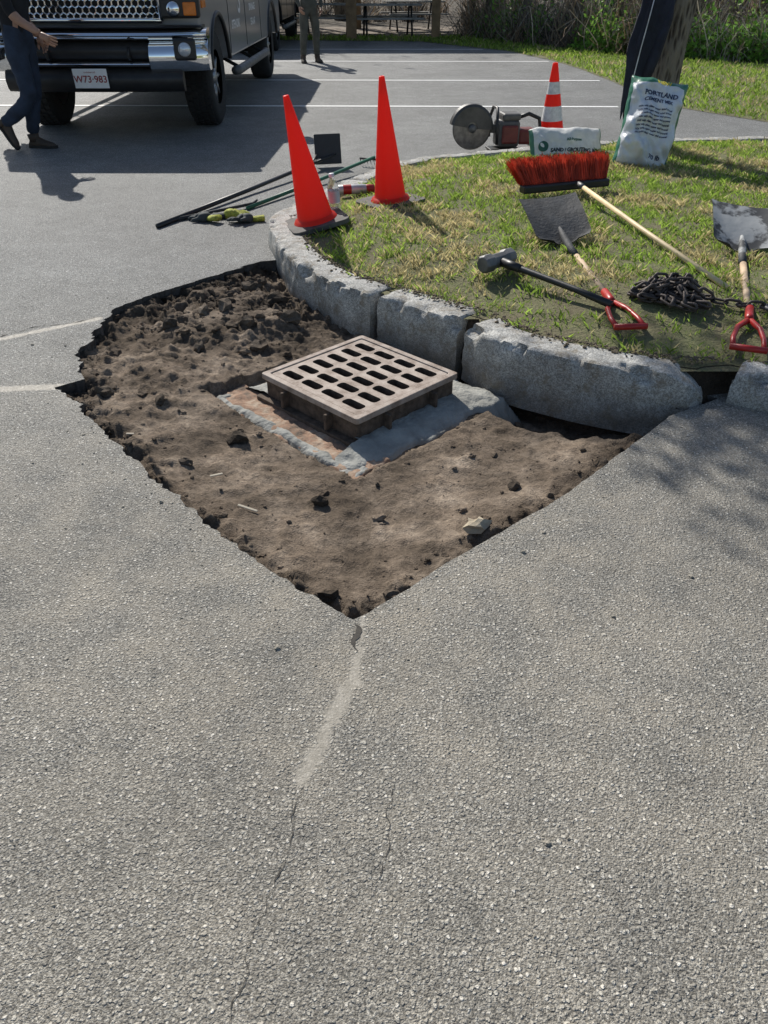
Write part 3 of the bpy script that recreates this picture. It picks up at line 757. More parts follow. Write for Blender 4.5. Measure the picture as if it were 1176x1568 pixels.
mesh('blade_guard',V,F,M('guard_grey',(.09,.087,.083),.5,.3),e)
lathe('flange',[(0,-.075),(.03,-.075),(.036,-.06),(.036,-.05)],m_steel,e,20,axis='y',loc=(-.16,0,.20))
fix(box('arm',(-.02,.045,.19),(.30,.05,.075),m_saw,e,rot=(0,R(4),0)),.015)
fix(box('engine',(.18,.03,.15),(.20,.22,.22),m_saw,e),.03)
fix(box('starter_cover',(.18,-.095,.15),(.15,.03,.15),m_sawred,e),.02)
fix(box('air_filter',(.20,.03,.285),(.17,.19,.06),m_saw,e),.02)
fix(box('tank',(.36,.03,.12),(.17,.16,.13),m_sawred,e),.025)
tube('front_handle',[(.05,-.14,.08),(.04,-.15,.26),(.06,-.05,.36),(.06,.08,.36),(.05,.16,.26),(.05,.15,.1)],.014,m_blk,e,12)
tube('rear_handle',[(.28,.03,.27),(.38,.03,.30),(.48,.03,.26),(.50,.03,.16),(.43,.03,.10)],.017,m_blk,e,12)
fix(box('foot',(.15,.0,.02),(.28,.2,.02),m_blk,e),.006)

# ------------------------------------------------------------ left tools
e=empty('asphalt_lute',(-1.57,5.50,.015))
tube('handle',[(0,0,.0),(.5,1.02,.02),(1.02,2.02,.06)],[.017,.017,.016],m_blk,e,12)
fix(box('lute_head',(1.06,2.10,.13),(.24,.02,.25),m_blk,e,rot=(R(-12),0,R(14))),.006)
tube('brace',[(.93,1.84,.055),(.96,2.05,.09)],.008,m_blk,e)
tube('brace',[(.93,1.84,.055),(1.13,2.08,.09)],.008,m_blk,e)
e=empty('garden_rake',(-1.02,6.0,.015))
m_green=M('green_handle',(.02,.13,.07),.45)
tube('handle',[(0,0,0),(.45,.80,.02),(.93,1.55,.07)],.014,m_green,e,12)
tube('head_bar',[(.80,1.62,.05),(1.08,1.50,.05)],.010,m_dksteel,e)
for k in range(10): 
    x=.80+.28*k/9; y=1.62-.12*k/9; tube('tine',[(x,y,.05),(x+.01,y+.03,.0)],[.005,.002],m_dksteel,e,6)
e=empty('pry_bar',(-1.46,5.70,.015)); tube('bar',[(0,0,0),(.25,.22,.004),(.47,.40,.01),(.50,.43,.03)],[.013,.012,.012,.008],m_dksteel,e,8)
tube('chisel_end',[(0,0,0),(-.06,-.05,0)],[.013,.005],m_dksteel,e,8)

def skinmesh(name,verts,edges,rads,mat,parent=None,root=0,sub=2):
    me=bpy.data.meshes.new(name); me.from_pydata([tuple(v) for v in verts],edges,[]); o=bpy.data.objects.new(name,me); COL.objects.link(o)
    sk=o.modifiers.new('skin','SKIN'); sk.use_smooth_shade=True
    for i,d in enumerate(me.skin_vertices[0].data):
        r_=rads[i]; d.radius=(r_,r_) if not isinstance(r_,tuple) else r_; d.use_root=(i==root)
    s=o.modifiers.new('sub','SUBSURF'); s.levels=sub; s.render_levels=sub
    if isinstance(mat,list):
        for m in mat: me.materials.append(m)
    else: me.materials.append(mat)
    if parent: o.parent=parent
    return o
def glove(loc,rot,mat,cuff):
    e=empty('work_glove',loc,rot)
    v=[(-.06,0,.015),(0,0,.02),(.045,0,.018)]; ed=[(0,1),(1,2)]; rd=[.032,.038,.036]
    for k,(yy,L) in enumerate([(-.036,.065),(-.012,.08),(.012,.075),(.036,.055)]):
        b=len(v); v+=[(.055,yy,.016),(.055+L*.55,yy*1.25,.024),(.055+L,yy*1.35,.012)]; ed+=[(2,b),(b,b+1),(b+1,b+2)]; rd+=[.013,.012,.010]
    b=len(v); v+=[(.01,.05,.014),(.05,.085,.012)]; ed+=[(1,b),(b,b+1)]; rd+=[.015,.011]
    skinmesh('glove_hand',v,ed,rd,mat,e); o=tube('cuff',[(-.05,0,.015),(-.13,0,.014)],[.034,.042],cuff,e,14); o.scale=(1,1,.55)
m_neon=M('neon_yellow_fabric',(.42,.44,.07),.8,0,.5,40,.6,.008); m_gdk=M('glove_grip_dark',(.05,.06,.06),.8)
glove((-1.10,5.78,.01),(0,0,R(10)),m_neon,m_gdk); glove((-1.28,5.70,.01),(0,R(8),R(150)),m_gdk,m_neon); glove((-.98,5.66,.01),(R(12),0,R(200)),m_gdk,m_neon)
t=NT('clear_plastic'); t.set(color=(.9,.95,.97),rough=.12); t.b.inputs['Transmission Weight'].default_value=.85; t.b.inputs['IOR'].default_value=1.3; m_clear=t.m
e=empty('water_bottle',(-.315,5.27,.16),(R(4),R(-5),0),1.15)
lathe('bottle_body',[(0,.0),(.028,.0),(.033,.008),(.033,.05),(.030,.055),(.033,.06),(.033,.085),(.030,.09),(.033,.095),(.033,.14),(.026,.165),(.014,.185),(.0125,.20)],m_clear,e,28)
lathe('cap',[(.0155,.198),(.0155,.214),(0,.215)],M('white_cap',(.7,.72,.74),.4),e,20); lathe('label',[(.0335,.062),(.0335,.125)],M('label_paper',(.55,.62,.68),.5),e,28)
e=empty('marking_paint_can',(-.22,5.92,.165),(0,R(90),R(12)))
lathe('can',[(0,-.13),(.03,-.13),(.033,-.125),(.033,.08),(.026,.1)],M('paint_can_label',(.55,.56,.56),.35,.3),e,24)
lathe('cap',[(.027,.085),(.03,.09),(.028,.15),(0,.152)],m_redp,e,24); lathe('band',[(.0338,-.08),(.0338,-.02)],m_redp,e,24)

# ------------------------------------------------------------ tree
t=NT('bark'); c=t.coord(); mp=t.n('ShaderNodeMapping'); mp.inputs['Scale'].default_value=(1,1,.22); t.l(c,mp.inputs[0]); vv=t.vor(mp.outputs[0],34); nn=t.noise(mp.outputs[0],22,5,.7)
hh=t.math('ADD',vv.outputs['Distance'],nn)
m_bark=t.set(color=t.ramp(hh,[(.45,(.03,.024,.019)),(.8,(.12,.10,.08)),(1.1,(.26,.225,.18))]),rough=.95,normal=t.bump(hh,1,.03),spec=.2)
m_leaf=Mattr('spring_leaves',.6,.4)
tree=empty('shade_tree',(2.36,7.42,.14))
def trunkgeo(pts,rads,n,amp):
    V,F=tubegeo(pts,rads,n)
    V=[v+Vector((fr(v.x*5,v.y*5,v.z*1.2,4)*amp,fr(v.y*5,v.x*5,v.z*1.2+5,4)*amp,0)) for v in V]; return V,F
tp=[(0,0,-.1),(0,0,.05)]+[(.0,0,.25+.15*k) for k in range(10)]+[(-.03,.02,2.0),(-.03,.05,3.0),(.05,.1,4.2),(.1,.15,5.4),(.05,.2,6.8)]
tr_=[.22,.18]+[.142-.001*k for k in range(10)]+[.122,.11,.095,.07,.03]
parts=[trunkgeo(tp,tr_,32,.035)]
ends=[]
random.seed(5)
limbs=[((-.03,.03,2.5),(-3.55,.45,4.45)),((0,.05,2.8),(2.6,1.0,4.8)),((.02,.08,3.4),(1.2,3.0,5.6)),((.02,.08,3.8),(-2.2,2.3,5.9)),((.05,.1,4.4),(2.0,-1.2,6.2)),((.05,.1,4.8),(-1.5,2.5,7.0)),((0,.05,3.1),(3.2,-.3,5.0))]
for li,(a,b) in enumerate(limbs):
    a=Vector(a);b=Vector(b); pts=[]
    for k in range(9):
        s=k/8; p=a.lerp(b,s)+Vector((fr(s*3,b.x,1)*.25,fr(s*3,b.y,2)*.25,.35*math.sin(s*math.pi)))*(1 if 0<k<8 else 0); pts.append(p)
    parts.append(tubegeo(pts,[.07*(1-k/8.5)+.008 for k in range(9)],9))
    for k in range(3,9):
        for j in range(7 if (li==0 and k>6) else 4):
            p=pts[k]; d=Vector((random.uniform(-1,1),random.uniform(-1,1),random.uniform(-.3,.9))).normalized(); L=random.uniform(.3,.8); q=p+d*L
            parts.append(tubegeo([p,p+d*L*.5+Vector((0,0,.04)),q],[.012,.007,.003],5)); ends.append((p,q,li==0 and k>6))
V,F=merge(parts); mesh('trunk_and_limbs',V,F,m_bark,tree,smooth=True)
pts=[]
for (p,q,dn) in ends:
    for k in range(60 if dn else 34):
        s=random.uniform(.2,1.1); pts.append(p.lerp(q,s)+Vector([random.gauss(0,.07) for _ in range(3)]))
n=len(pts); P=np.array([tuple(p) for p in pts]); 
def leafmesh(name,P,size,cols,parent,mat,seed=0):
    r=np.random.default_rng(seed); n=len(P); a=r.normal(size=(n,3)); a/=np.linalg.norm(a,axis=1)[:,None]; b=r.normal(size=(n,3)); b-=a*(a*b).sum(1)[:,None]; b/=np.linalg.norm(b,axis=1)[:,None]
    s=size*r.uniform(.6,1.3,n)[:,None]; v=np.stack([P-a*s,P+b*s*.5,P+a*s,P-b*s*.5],1)
    return mesh(name,v.reshape(-1,3),np.arange(n*4).reshape(n,4),mat,parent,cols=np.repeat(cols,4,0))
cc=np.array([.11,.17,.03])*rng.uniform(.6,1.3,n)[:,None]
leafmesh('young_leaves',P,.042,cc,tree,m_leaf,2)

# hanging jacket
m_navy=M('navy_fabric',(.012,.015,.030),.8,0,.5,9,.4,.01); m_pipe=M('white_piping',(.6,.6,.62),.6)
e=empty('work_jacket',(2.03,7.22,0))
V=[];F=[];n=48;K=34
for j in range(K+1):
    s=j/K; z=.50+ s*1.0
    wx=.028+.092*min(1,s/.45)**.9; cx=-.01+.17*s
    dp=.035+.045*math.sin(min(1,s*1.2)*math.pi*.6)
    if s>.9: wx*=1-(s-.9)*5; dp*=1-(s-.9)*5
    for i in range(n):
        a=2*math.pi*i/n; fold=1+.15*math.sin(a*6+s*2)+.12*fr(math.cos(a)*2,math.sin(a)*2,s*5,4)
        zz=z+(.07*math.sin(a*3+1)*(1-s)**2)
        V.append((cx+wx*math.cos(a)*fold,dp*math.sin(a)*fold,zz))
for j in range(K):
    for i in range(n): F.append((j*n+i,j*n+(i+1)%n,(j+1)*n+(i+1)%n,(j+1)*n+i))
mesh('jacket_body',V,F,m_navy,e,smooth=True)
tube('sleeve',[(.19,-.02,1.42),(.19,-.04,1.15),(.14,-.06,.90),(.10,-.05,.74)],[.042,.050,.046,.040],m_navy,e,14)
tube('zipper_piping',[(.06,-.10,1.35),(.035,-.105,1.15),(.01,-.10,.95),(-.01,-.085,.72),(-.01,-.055,.56)],.004,m_pipe,e,6)
tube('collar_loop',[(.15,0,1.44),(.20,.08,1.56),(.28,.14,1.60)],.012,m_navy,e,8)
tube('branch_stub',[(.36,.2,1.50),(.24,.12,1.58),(.16,.08,1.66)],[.02,.016,.01],m_bark,e,8)

# ------------------------------------------------------------ trucks
t=NT('chrome'); c=t.coord(); t.set(color=(.95,.96,.97),rough=.07,metal=1,normal=t.bump(t.noise(c,5,2),.06,.02)); m_chr=t.m
t=NT('glass_dark'); t.set(color=(.01,.013,.016),rough=.05,spec=.7); m_gls=t.m
t=NT('headlight_lens'); t.set(color=(.7,.74,.78),rough=.1,metal=.4); m_lens=t.m
m_amber=M('amber_lens',(.7,.2,.03),.2); m_tire=M('tyre_rubber',(.022,.022,.022),.85,0,.3,20,.4,.004); m_rim=M('wheel_alloy',(.30,.31,.32),.35,.8,.2)
m_plate=M('plate_white',(.85,.85,.83),.45,0,.06); m_pred=M('plate_red',(.30,.03,.03),.5); m_under=M('underbody',(.015,.015,.015),.9)
def paint(name,col):
    t=NT(name); c=t.coord(); t.set(color=t.mix(t.noise(c,2,3),tuple(v*.85 for v in col),col),rough=.28); t.b.inputs['Coat Weight'].default_value=.6; t.b.inputs['Coat Roughness'].default_value=.08; return t.m
def truck(loc,scale,pm,text):
    e=empty('pickup_truck',loc,(0,0,0),scale)
    def prism(name,prof,hw,mat):
        n=len(prof); V=[(-hw,y,z) for y,z in prof]+[(hw,y,z) for y,z in prof]
        F=[tuple(range(n)),tuple(range(n,2*n))[::-1]]+[(i,i+n,(i+1)%n+n,(i+1)%n) for i in range(n)]
        o=mesh(name,V,F,mat,e); bm=bmesh.new(); bm.from_mesh(o.data); bmesh.ops.recalc_face_normals(bm,faces=bm.faces); bm.to_mesh(o.data); bm.free(); return o
    body=prism('body',[(.16,.62),(.12,.95),(.14,1.22),(.30,1.31),(1.55,1.40),(4.18,1.40),(4.2,1.44),(6.25,1.44),(6.3,.62),(6.2,.55),(.3,.55)],.985,pm)
    for yy in (.97,5.27):
        ct=lathe('wheel_cut',[(.0,-1.2),(.52,-1.2),(.52,1.2),(0,1.2)],None,e,36,axis='x',smooth=False,loc=(0,yy,.44))
        bpy.context.view_layer.update()
        md=body.modifiers.new('cut','BOOLEAN'); md.object=ct; md.operation='DIFFERENCE'; md.solver='EXACT'
        bpy.context.view_layer.update()
        me=bpy.data.meshes.new_from_object(body.evaluated_get(bpy.context.evaluated_depsgraph_get())); body.modifiers.clear(); body.data=me
        bpy.data.objects.remove(ct)
    fix(body,.045,3)
    fix(box('chassis',(0,3.2,.55),(1.1,5.9,.22),m_under,e),.02)
    box('axle',(0,.97,.42),(1.5,.12,.12),m_under,e); box('axle',(0,5.27,.42),(1.5,.14,.14),m_under,e)
    box('wheel_well_liner',(0,.97,.85),(1.2,1.0,.4),m_under,e); box('wheel_well_liner',(0,5.27,.85),(1.2,1.0,.4),m_under,e)
    lathe('differential',[(0,-.14),(.12,-.1),(.16,0),(.12,.1),(0,.14)],m_under,e,20,axis='x',loc=(0,5.27,.42))
    V=[(-.90,1.45,1.39),(.90,1.45,1.39),(.90,4.15,1.39),(-.90,4.15,1.39),(-.73,2.2,1.9),(.73,2.2,1.9),(.73,4.02,1.9),(-.73,4.02,1.9)]
    F=[(4,5,6,7),(0,1,5,4),(1,2,6,5),(2,3,7,6),(3,0,4,7)]
    fix(mesh('windows',V,F,m_gls,e),.03)
    fix(box('roof',(0,3.1,1.93),(1.46,1.86,.07),pm,e),.03)
    for s in (-1,1):
        for (p,q) in [((s*.905,1.45,1.39),(s*.74,2.2,1.92)),((s*.905,2.75,1.39),(s*.745,2.85,1.92)),((s*.905,4.13,1.39),(s*.74,4.02,1.92))]:
            tube('pillar',[p,q],.035,pm,e,8)
        fix(box('side_mirror',(s*1.13,1.75,1.50),(.16,.10,.30),m_blk,e),.03); tube('mirror_arm',[(s*.92,1.75,1.42),(s*1.1,1.75,1.48)],.02,m_blk,e)
        tube('running_board',[(s*1.0,1.65,.42),(s*1.03,1.8,.42),(s*1.03,4.1,.42),(s*1.0,4.25,.42)],.045,m_steel,e,10)
        for yy in (2.0,3.1,4.0): tube('board_bracket',[(s*.8,yy,.52),(s*1.0,yy,.42)],.02,m_under,e,6)
        for yy in (1.62,2.78,4.05): box('door_gap',(s*.9865,yy,.98),(.004,.012,.78),m_under,e)
        for yy in (2.55,3.85): fix(box('door_handle',(s*1.0,yy,1.22),(.03,.16,.035),m_chr,e),.008)
        box('belt_gap',(s*.9865,2.9,1.37),(.004,2.5,.012),m_under,e)
        fix(box('side_marker',(s*.99,.32,1.06),(.02,.16,.06),m_amber,e),.006)
        for yy in (.97,5.27):
            pts=[(s*.985,yy+.53*math.cos(a),.44+.53*math.sin(a)) for a in np.linspace(R(12),R(168),20)]
            tube('arch_lip',pts,.022,m_blk,e,8)
        fix(box('headlight_housing',(s*.83,.10,1.12),(.34,.10,.32),m_blk,e,rot=(0,0,s*R(8))),.02)
        fix(box('headlight_lens',(s*.83,.055,1.175),(.30,.03,.15),m_lens,e,rot=(0,0,s*R(8))),.015)
        lathe('projector',[(0,-.03),(.05,-.022),(.062,0),(.062,.02)],m_chr,e,24,axis='y',loc=(s*.78,.045,1.03))
        fix(box('turn_signal',(s*.92,.06,1.03),(.11,.03,.10),m_amber,e,rot=(0,0,s*R(10))),.01)
        fix(box('fog_bezel',(s*.86,-.045,.735),(.19,.05,.17),m_blk,e,rot=(0,0,s*R(6))),.02)
        lathe('fog_lamp',[(0,-.03),(.045,-.026),(.055,-.01),(.058,.02)],m_lens,e,24,axis='y',loc=(s*.86,-.065,.735))
        tube('tow_hook',[(s*.36,.05,.66),(s*.36,-.05,.66),(s*.36,-.07,.70),(s*.36,-.03,.74),(s*.36,.05,.74)],.014,m_blk,e,8)
        for yy in (.97,5.27):
            x0=s*.80
            pr=[(.24,-.13),(.30,-.135),(.38,-.14),(.415,-.12),(.425,-.07),(.427,0),(.425,.07),(.415,.12),(.38,.14),(.30,.135),(.24,.13)]
            lathe('tyre',pr,m_tire,e,48,axis='x',loc=(x0,yy,.427))
            lathe('rim',[(.245,-.12),(.235,-.11),(.225,0),(.225,.06),(.0,.05)] if s>0 else [(.245,.12),(.235,.11),(.225,0),(.225,-.06),(0,-.05)],m_rim,e,36,axis='x',loc=(x0,yy,.427))
            lathe('hub',[(.09,.05*s),(.085,.11*s),(0,.12*s)],m_rim,e,20,axis='x',loc=(x0,yy,.427))
            for k in range(8):
                a=k*math.pi/4; tube('spoke',[(x0+s*.085,yy+.07*math.cos(a),.427+.07*math.sin(a)),(x0+s*.09,yy+.225*math.cos(a),.427+.225*math.sin(a))],[.03,.022],m_rim,e,6)
            if yy<2:
                TV=[];TF=[]
                for k in range(40):
                    a=2*math.pi*k/40
                    for xx,off in ((-.085,0),(-.03,.5),(.03,0),(.085,.5)):
                        aa=a+off*2*math.pi/40; cx_,cy_,cz_=x0+xx,yy+.428*math.cos(aa),.427+.428*math.sin(aa)
                        tv=Vector((0,-math.sin(aa),math.cos(aa)))*.02; rv=Vector((0,math.cos(aa),math.sin(aa)))*.009; xv=Vector((.022,0,0)); C=Vector((cx_,cy_,cz_)); k0=len(TV)
                        TV+=[C-xv-tv+rv,C+xv-tv+rv,C+xv+tv+rv,C-xv+tv+rv,C-xv-tv-rv,C+xv-tv-rv,C+xv+tv-rv,C-xv+tv-rv]
                        TF+=[tuple(k0+q for q in g) for g in ((0,1,2,3),(0,4,5,1),(1,5,6,2),(2,6,7,3),(3,7,4,0))]
                mesh('tread_blocks',TV,TF,m_tire,e)
    fix(box('grille_back',(0,.125,1.12),(1.30,.06,.34),m_under,e),.01)
    fr_=[(-.66,.08,.945),(.66,.08,.945),(.66,.08,1.29),(-.66,.08,1.29),(-.66,.08,.945)]
    for p,q in zip(fr_[:-1],fr_[1:]): tube('grille_surround',[p,q],.022,m_chr,e,8)
    parts=[]; hx=.058
    for row in range(6):
        for cx in np.arange(-.60,.62,hx):
            x=cx+(hx*.5 if row%2 else 0); z=.97+row*hx*.866
            if abs(x)>.62: continue
            pts=[Vector((x+.031*math.cos(R(60*k+30)),.085,z+.031*math.sin(R(60*k+30)))) for k in range(6)]
            for k in range(6): parts.append(tubegeo([pts[k],pts[(k+1)%6]],.006,4,False))
    V,F=merge(parts); mesh('grille_honeycomb',V,F,m_chr,e)
    fix(box('grille_bar',(0,.055,1.215),(1.28,.05,.085),m_chr,e),.02)
    def bp(name,x0,x1,z0,z1,mat,thk=.10,push=0):
        nn_=max(2,int((x1-x0)/.04)); V=[];F=[]; pr=[(.02,0),(-.012,.12),(-.03,.45),(-.026,.6),(.005,.85),(.055,1)]
        for i in range(nn_+1):
            x=x0+(x1-x0)*i/nn_; yb=.0+.16*(abs(x)/1.03)**5+.03*(abs(x)/1.03)**2-.06+push
            for (dy,k) in pr: V.append((x,yb+dy,z0+(z1-z0)*k))
            V.append((x,yb+thk,z1)); V.append((x,yb+thk,z0))
        m=8
        for i in range(nn_):
            for k in range(m): F.append((i*m+k,(i+1)*m+k,(i+1)*m+(k+1)%m,i*m+(k+1)%m))
        F.append(tuple(range(m))[::-1]); F.append(tuple(range(nn_*m,nn_*m+m)))
        o=mesh(name,V,F,mat,e,smooth=True); bm=bmesh.new(); bm.from_mesh(o.data); bmesh.ops.recalc_face_normals(bm,faces=bm.faces)
        for ed in bm.edges:
            if len(ed.link_faces)==2 and ed.calc_face_angle(0)>R(45): ed.smooth=False
        bm.to_mesh(o.data); bm.free(); return o
    bp('bumper_top',-1.03,1.03,.803,.885,m_chr,.14); bp('bumper_end',.54,1.03,.56,.80,m_chr); bp('bumper_end',-1.03,-.54,.56,.80,m_chr)
    bp('bumper_step',-1.0,1.0,.888,.91,m_blk,.14,.01)
    bp('bumper_lower_strip',-.537,.537,.60,.645,m_chr); bp('bumper_intake',-.537,.537,.648,.80,m_blk,.06,.05)
    bp('valance',-.80,.80,.40,.597,m_blk,.06,.02)
    fix(box('licence_plate',(0,-.095,.515),(.305,.008,.155),m_plate,e,rot=(R(6),0,0)),.003)
    for (s_,sz,y,z) in [('W73·983',.078,-.103,.508),('commercial',.022,-.108,.565)]:
        me=textmesh(s_,sz,'num',.0008 if sz>.05 else 0); me.materials.append(m_pred); o=bpy.data.objects.new('plate_number',me); COL.objects.link(o); o.parent=e; o.location=(0,y,z); o.rotation_euler=(R(96),0,0)
    if text:
        m_let=M('door_lettering',(.80,.81,.81),.5)
        for (s_,sz,y,z) in [('S',.42,2.35,1.05),('SITEWORK',.11,2.05,.83),('PAVING',.10,3.35,1.10),('DRAINAGE',.10,3.35,.95),('555-0147',.10,3.35,.80)]:
            me=textmesh(s_,sz,'let',.003); me.materials.append(m_let); o=bpy.data.objects.new('lettering',me); COL.objects.link(o); o.parent=e; o.location=(.990,y,z); o.rotation_euler=(R(90),0,R(90))
    fix(box('tailgate_bumper',(0,6.35,.62),(1.9,.16,.2),m_chr,e),.03)
    return e
truck((-2.95,8.95,0),1.13,paint('truck_paint',(.30,.31,.325)),True)
truck((-3.35,19.6,0),1.0,paint('dark_truck_paint',(.02,.022,.025)),False)

# ------------------------------------------------------------ people
m_skin=M('skin',(.42,.24,.16),.55,0,.08); m_hair=M('dark_hair',(.03,.02,.015),.8); m_boot=M('boot_leather',(.07,.05,.035),.7,0,.3); m_sole=M('boot_sole',(.03,.028,.025),.9)
m_eye=M('eye_white',(.6,.58,.55),.3); m_lip=M('lips',(.32,.12,.10),.5)
rad=dict(pelvis=.135,waist=.125,chest=.15,neck=.058,headb=.055,hipL=.11,hipR=.11,kneeL=.078,kneeR=.078,calfL=.075,calfR=.075,ankL=.062,ankR=.062,shL=.072,shR=.072,elL=.046,elR=.046,wrL=.029,wrR=.029)
def person(name,base,J,top_m,leg_m,arm_m,yaw,headyaw=0):
    e=empty(name,base,(0,0,yaw))
    nm=list(rad.keys()); ix={k:i for i,k in enumerate(nm)}
    E=[('pelvis','waist'),('waist','chest'),('chest','neck'),('neck','headb'),('pelvis','hipL'),('hipL','kneeL'),('kneeL','calfL'),('calfL','ankL'),('pelvis','hipR'),('hipR','kneeR'),('kneeR','calfR'),('calfR','ankR'),
       ('chest','shL'),('shL','elL'),('elL','wrL'),('chest','shR'),('shR','elR'),('elR','wrR')]
    o=skinmesh('body',[J[k] for k in nm],[(ix[a],ix[b]) for a,b in E],[rad[k] for k in nm],[leg_m,top_m,arm_m,m_skin],e,ix['pelvis'],2)
    bpy.context.view_layer.update()
    me=bpy.data.meshes.new_from_object(o.evaluated_get(bpy.context.evaluated_depsgraph_get())); o.modifiers.clear(); o.data=me
    if len(me.materials)<4:
        me.materials.clear(); [me.materials.append(m) for m in (leg_m,top_m,arm_m,m_skin)]
    def mtl(a,b):
        if a in('hipL','hipR','kneeL','kneeR','calfL','calfR') or b in('hipL','hipR'): return 0
        if a=='neck': return 3
        if a in('elL','elR'): return 3 if arm_m is m_skin else 2
        return 1
    segs=[(Vector(J[a]),Vector(J[b]),mtl(a,b)) for a,b in E]
    for p in me.polygons:
        best=9;bm_=0
        for a,b,m in segs:
            d=b-a; t_=max(0,min(1,(p.center-a).dot(d)/d.length_squared)); q=(p.center-(a+d*t_)).length
            if q<best: best=q;bm_=m
        if bm_==1 and p.center.z<J['waist'][2]-.06 and abs(p.center.y-J['pelvis'][1])<.17 and abs(p.center.x-J['pelvis'][0])<.17: bm_=0
        p.material_index=bm_; p.use_smooth=True
    for v in me.vertices:
        k=.012*fr(v.co.x*9,v.co.y*9,v.co.z*14,4); v.co+=v.normal*k
    hc=Vector(J['head']); V=[];F=[];nu,nv=32,24
    for j in range(nv+1):
        ph=math.pi*j/nv
        for i in range(nu):
            th=2*math.pi*i/nu; x=math.sin(ph)*math.cos(th); y=math.sin(ph)*math.sin(th); z=math.cos(ph)
            rx,ry,rz=.076,.096,.118
            if z<0: rx*=1-.25*z*z; ry*=1-.12*z*z
            px,py,pz=x*rx,y*ry,z*rz
            if y<0:
                py-=.020*math.exp(-((px/.012)**2+((pz+.012)/.020)**2)); py-=.006*math.exp(-((px/.03)**2+((pz+.055)/.012)**2))
                for s in(-1,1): py+=.008*math.exp(-(((px-s*.032)/.014)**2+((pz-.005)/.010)**2))
            V.append((px,py,pz))
    for j in range(nv):
        for i in range(nu): F.append((j*nu+i,(j+1)*nu+i,(j+1)*nu+(i+1)%nu,j*nu+(i+1)%nu))
    he=empty('head',hc,(0,0,headyaw)); he.parent=e
    mesh('head_surface',V,F,m_skin,he,smooth=True)
    HV=[(x*1.08,y*1.07+.006,z*1.07+.004) for x,y,z in V]; HF=[f for f in F if (sum(HV[i][2] for i in f)/4>.035 or (sum(HV[i][1] for i in f)/4>.01 and sum(HV[i][2] for i in f)/4>-.05))]
    mesh('hair',HV,HF,m_hair,he,smooth=True)
    for s in(-1,1):
        v,f=lump((s*.079,.01,-.008),.02,2,1.4); v=[((x-s*.079)*.4+s*.079,y,z) for x,y,z in v]; mesh('ear',v,f,m_skin,he,smooth=True)
        v,f=lump((s*.032,-.082,.006),.010,0,1,.1); mesh('eye',v,f,m_eye,he,smooth=True)
    mesh('mouth',[(-.022,-.1015,-.055),(0,-.105,-.053),(.022,-.1015,-.055),(0,-.105,-.060)],[(0,1,2,3)],m_lip,he)
    for s in 'LR':
        wv=Vector(J['wr'+s]); d=(wv-Vector(J['el'+s])).normalized(); nrm=Vector(J.get('palm'+s,(0,1,0))); nrm=(nrm-d*nrm.dot(d)).normalized(); sd=d.cross(nrm)
        if J.get('flip'+s): sd=-sd
        v=[wv-d*.02,wv+d*.03,wv+d*.075]; ed=[(0,1),(1,2)]; rd=[.026,.034,.034]
        for k,(off,L) in enumerate([(-.030,.066),(-.010,.078),(.011,.073),(.030,.056)]):
            b=len(v); v+=[wv+d*.082+sd*off,wv+d*(.082+L*.42)+sd*off*1.1+nrm*.010,wv+d*(.082+L*.72)+sd*off*1.12+nrm*.028,wv+d*(.082+L*.82)+sd*off*1.1+nrm*.045]
            ed+=[(2,b),(b,b+1),(b+1,b+2),(b+2,b+3)]; rd+=[.0095,.009,.0085,.007]
        b=len(v); v+=[wv+d*.035-sd*.032+nrm*.008,wv+d*.062-sd*.052+nrm*.02,wv+d*.085-sd*.054+nrm*.034]; ed+=[(1,b),(b,b+1),(b+1,b+2)]; rd+=[.013,.011,.008]
        skinmesh('hand',v,ed,rd,m_skin,e,0,1)
    for s in 'LR':
        A=Vector(J['ank'+s]); T=Vector(J['toe'+s]); flat=Vector(J['heel'+s]); fd=(T-flat).normalized(); sdv=fd.cross(Vector((0,0,1)))
        sdv=sdv.normalized() if sdv.length>.05 else Vector((0,1,0)); up=sdv.cross(fd)
        V=[];F=[]; L=(T-flat).length; prof=[(0,.055,.032),(.02,.10,.038),(.08,.12,.041),(.13,.095,.042),(.18,.07,.047),(.23,.06,.048),(.265,.045,.038),(.285,.02,.018)]
        for (x,hh_,ww_) in prof:
            for k in range(12):
                a=math.pi*2*k/12; yy=math.cos(a)*ww_; zz=max(0,math.sin(a)*.5+.5)*hh_
                V.append(flat+fd*(x*L/.285)+sdv*yy+up*zz)
        for i in range(len(prof)-1):
            for k in range(12): F.append((i*12+k,i*12+(k+1)%12,(i+1)*12+(k+1)%12,(i+1)*12+k))
        F.append(tuple(range(12))); F.append(tuple(range(84,96)))
        fix(mesh('boot',V,F,m_boot,e),0,2,1,True)
        tube('boot_shaft',[flat+fd*.06+up*.06,A+Vector((0,0,.03))],[.05,.056],m_boot,e,14)
        sv=[];sf=[]
        for (x,ww_) in [(-.005,.03),(.02,.042),(.1,.042),(.18,.051),(.24,.05),(.285,.03),(.295,.01)]:
            for yy,zz in ((-ww_,-.004),(ww_,-.004),(ww_,.018),(-ww_,.018)): sv.append(flat+fd*(x*L/.285)+sdv*yy+up*(zz+.006))
        for i in range(6):
            for k in range(4): sf.append((i*4+k,i*4+(k+1)%4,(i+1)*4+(k+1)%4,(i+1)*4+k))
        sf+= [(0,1,2,3),(24,25,26,27)]; mesh('sole',sv,sf,m_sole,e)
    return e
m_jean=M('blue_jeans',(.025,.038,.065),.85,0,.35,8,.4,.01); m_tee=M('black_tshirt',(.014,.014,.016),.85,0,.3,8,.3,.01); m_over=M('olive_overalls',(.085,.085,.07),.85,0,.3,8,.4,.01)
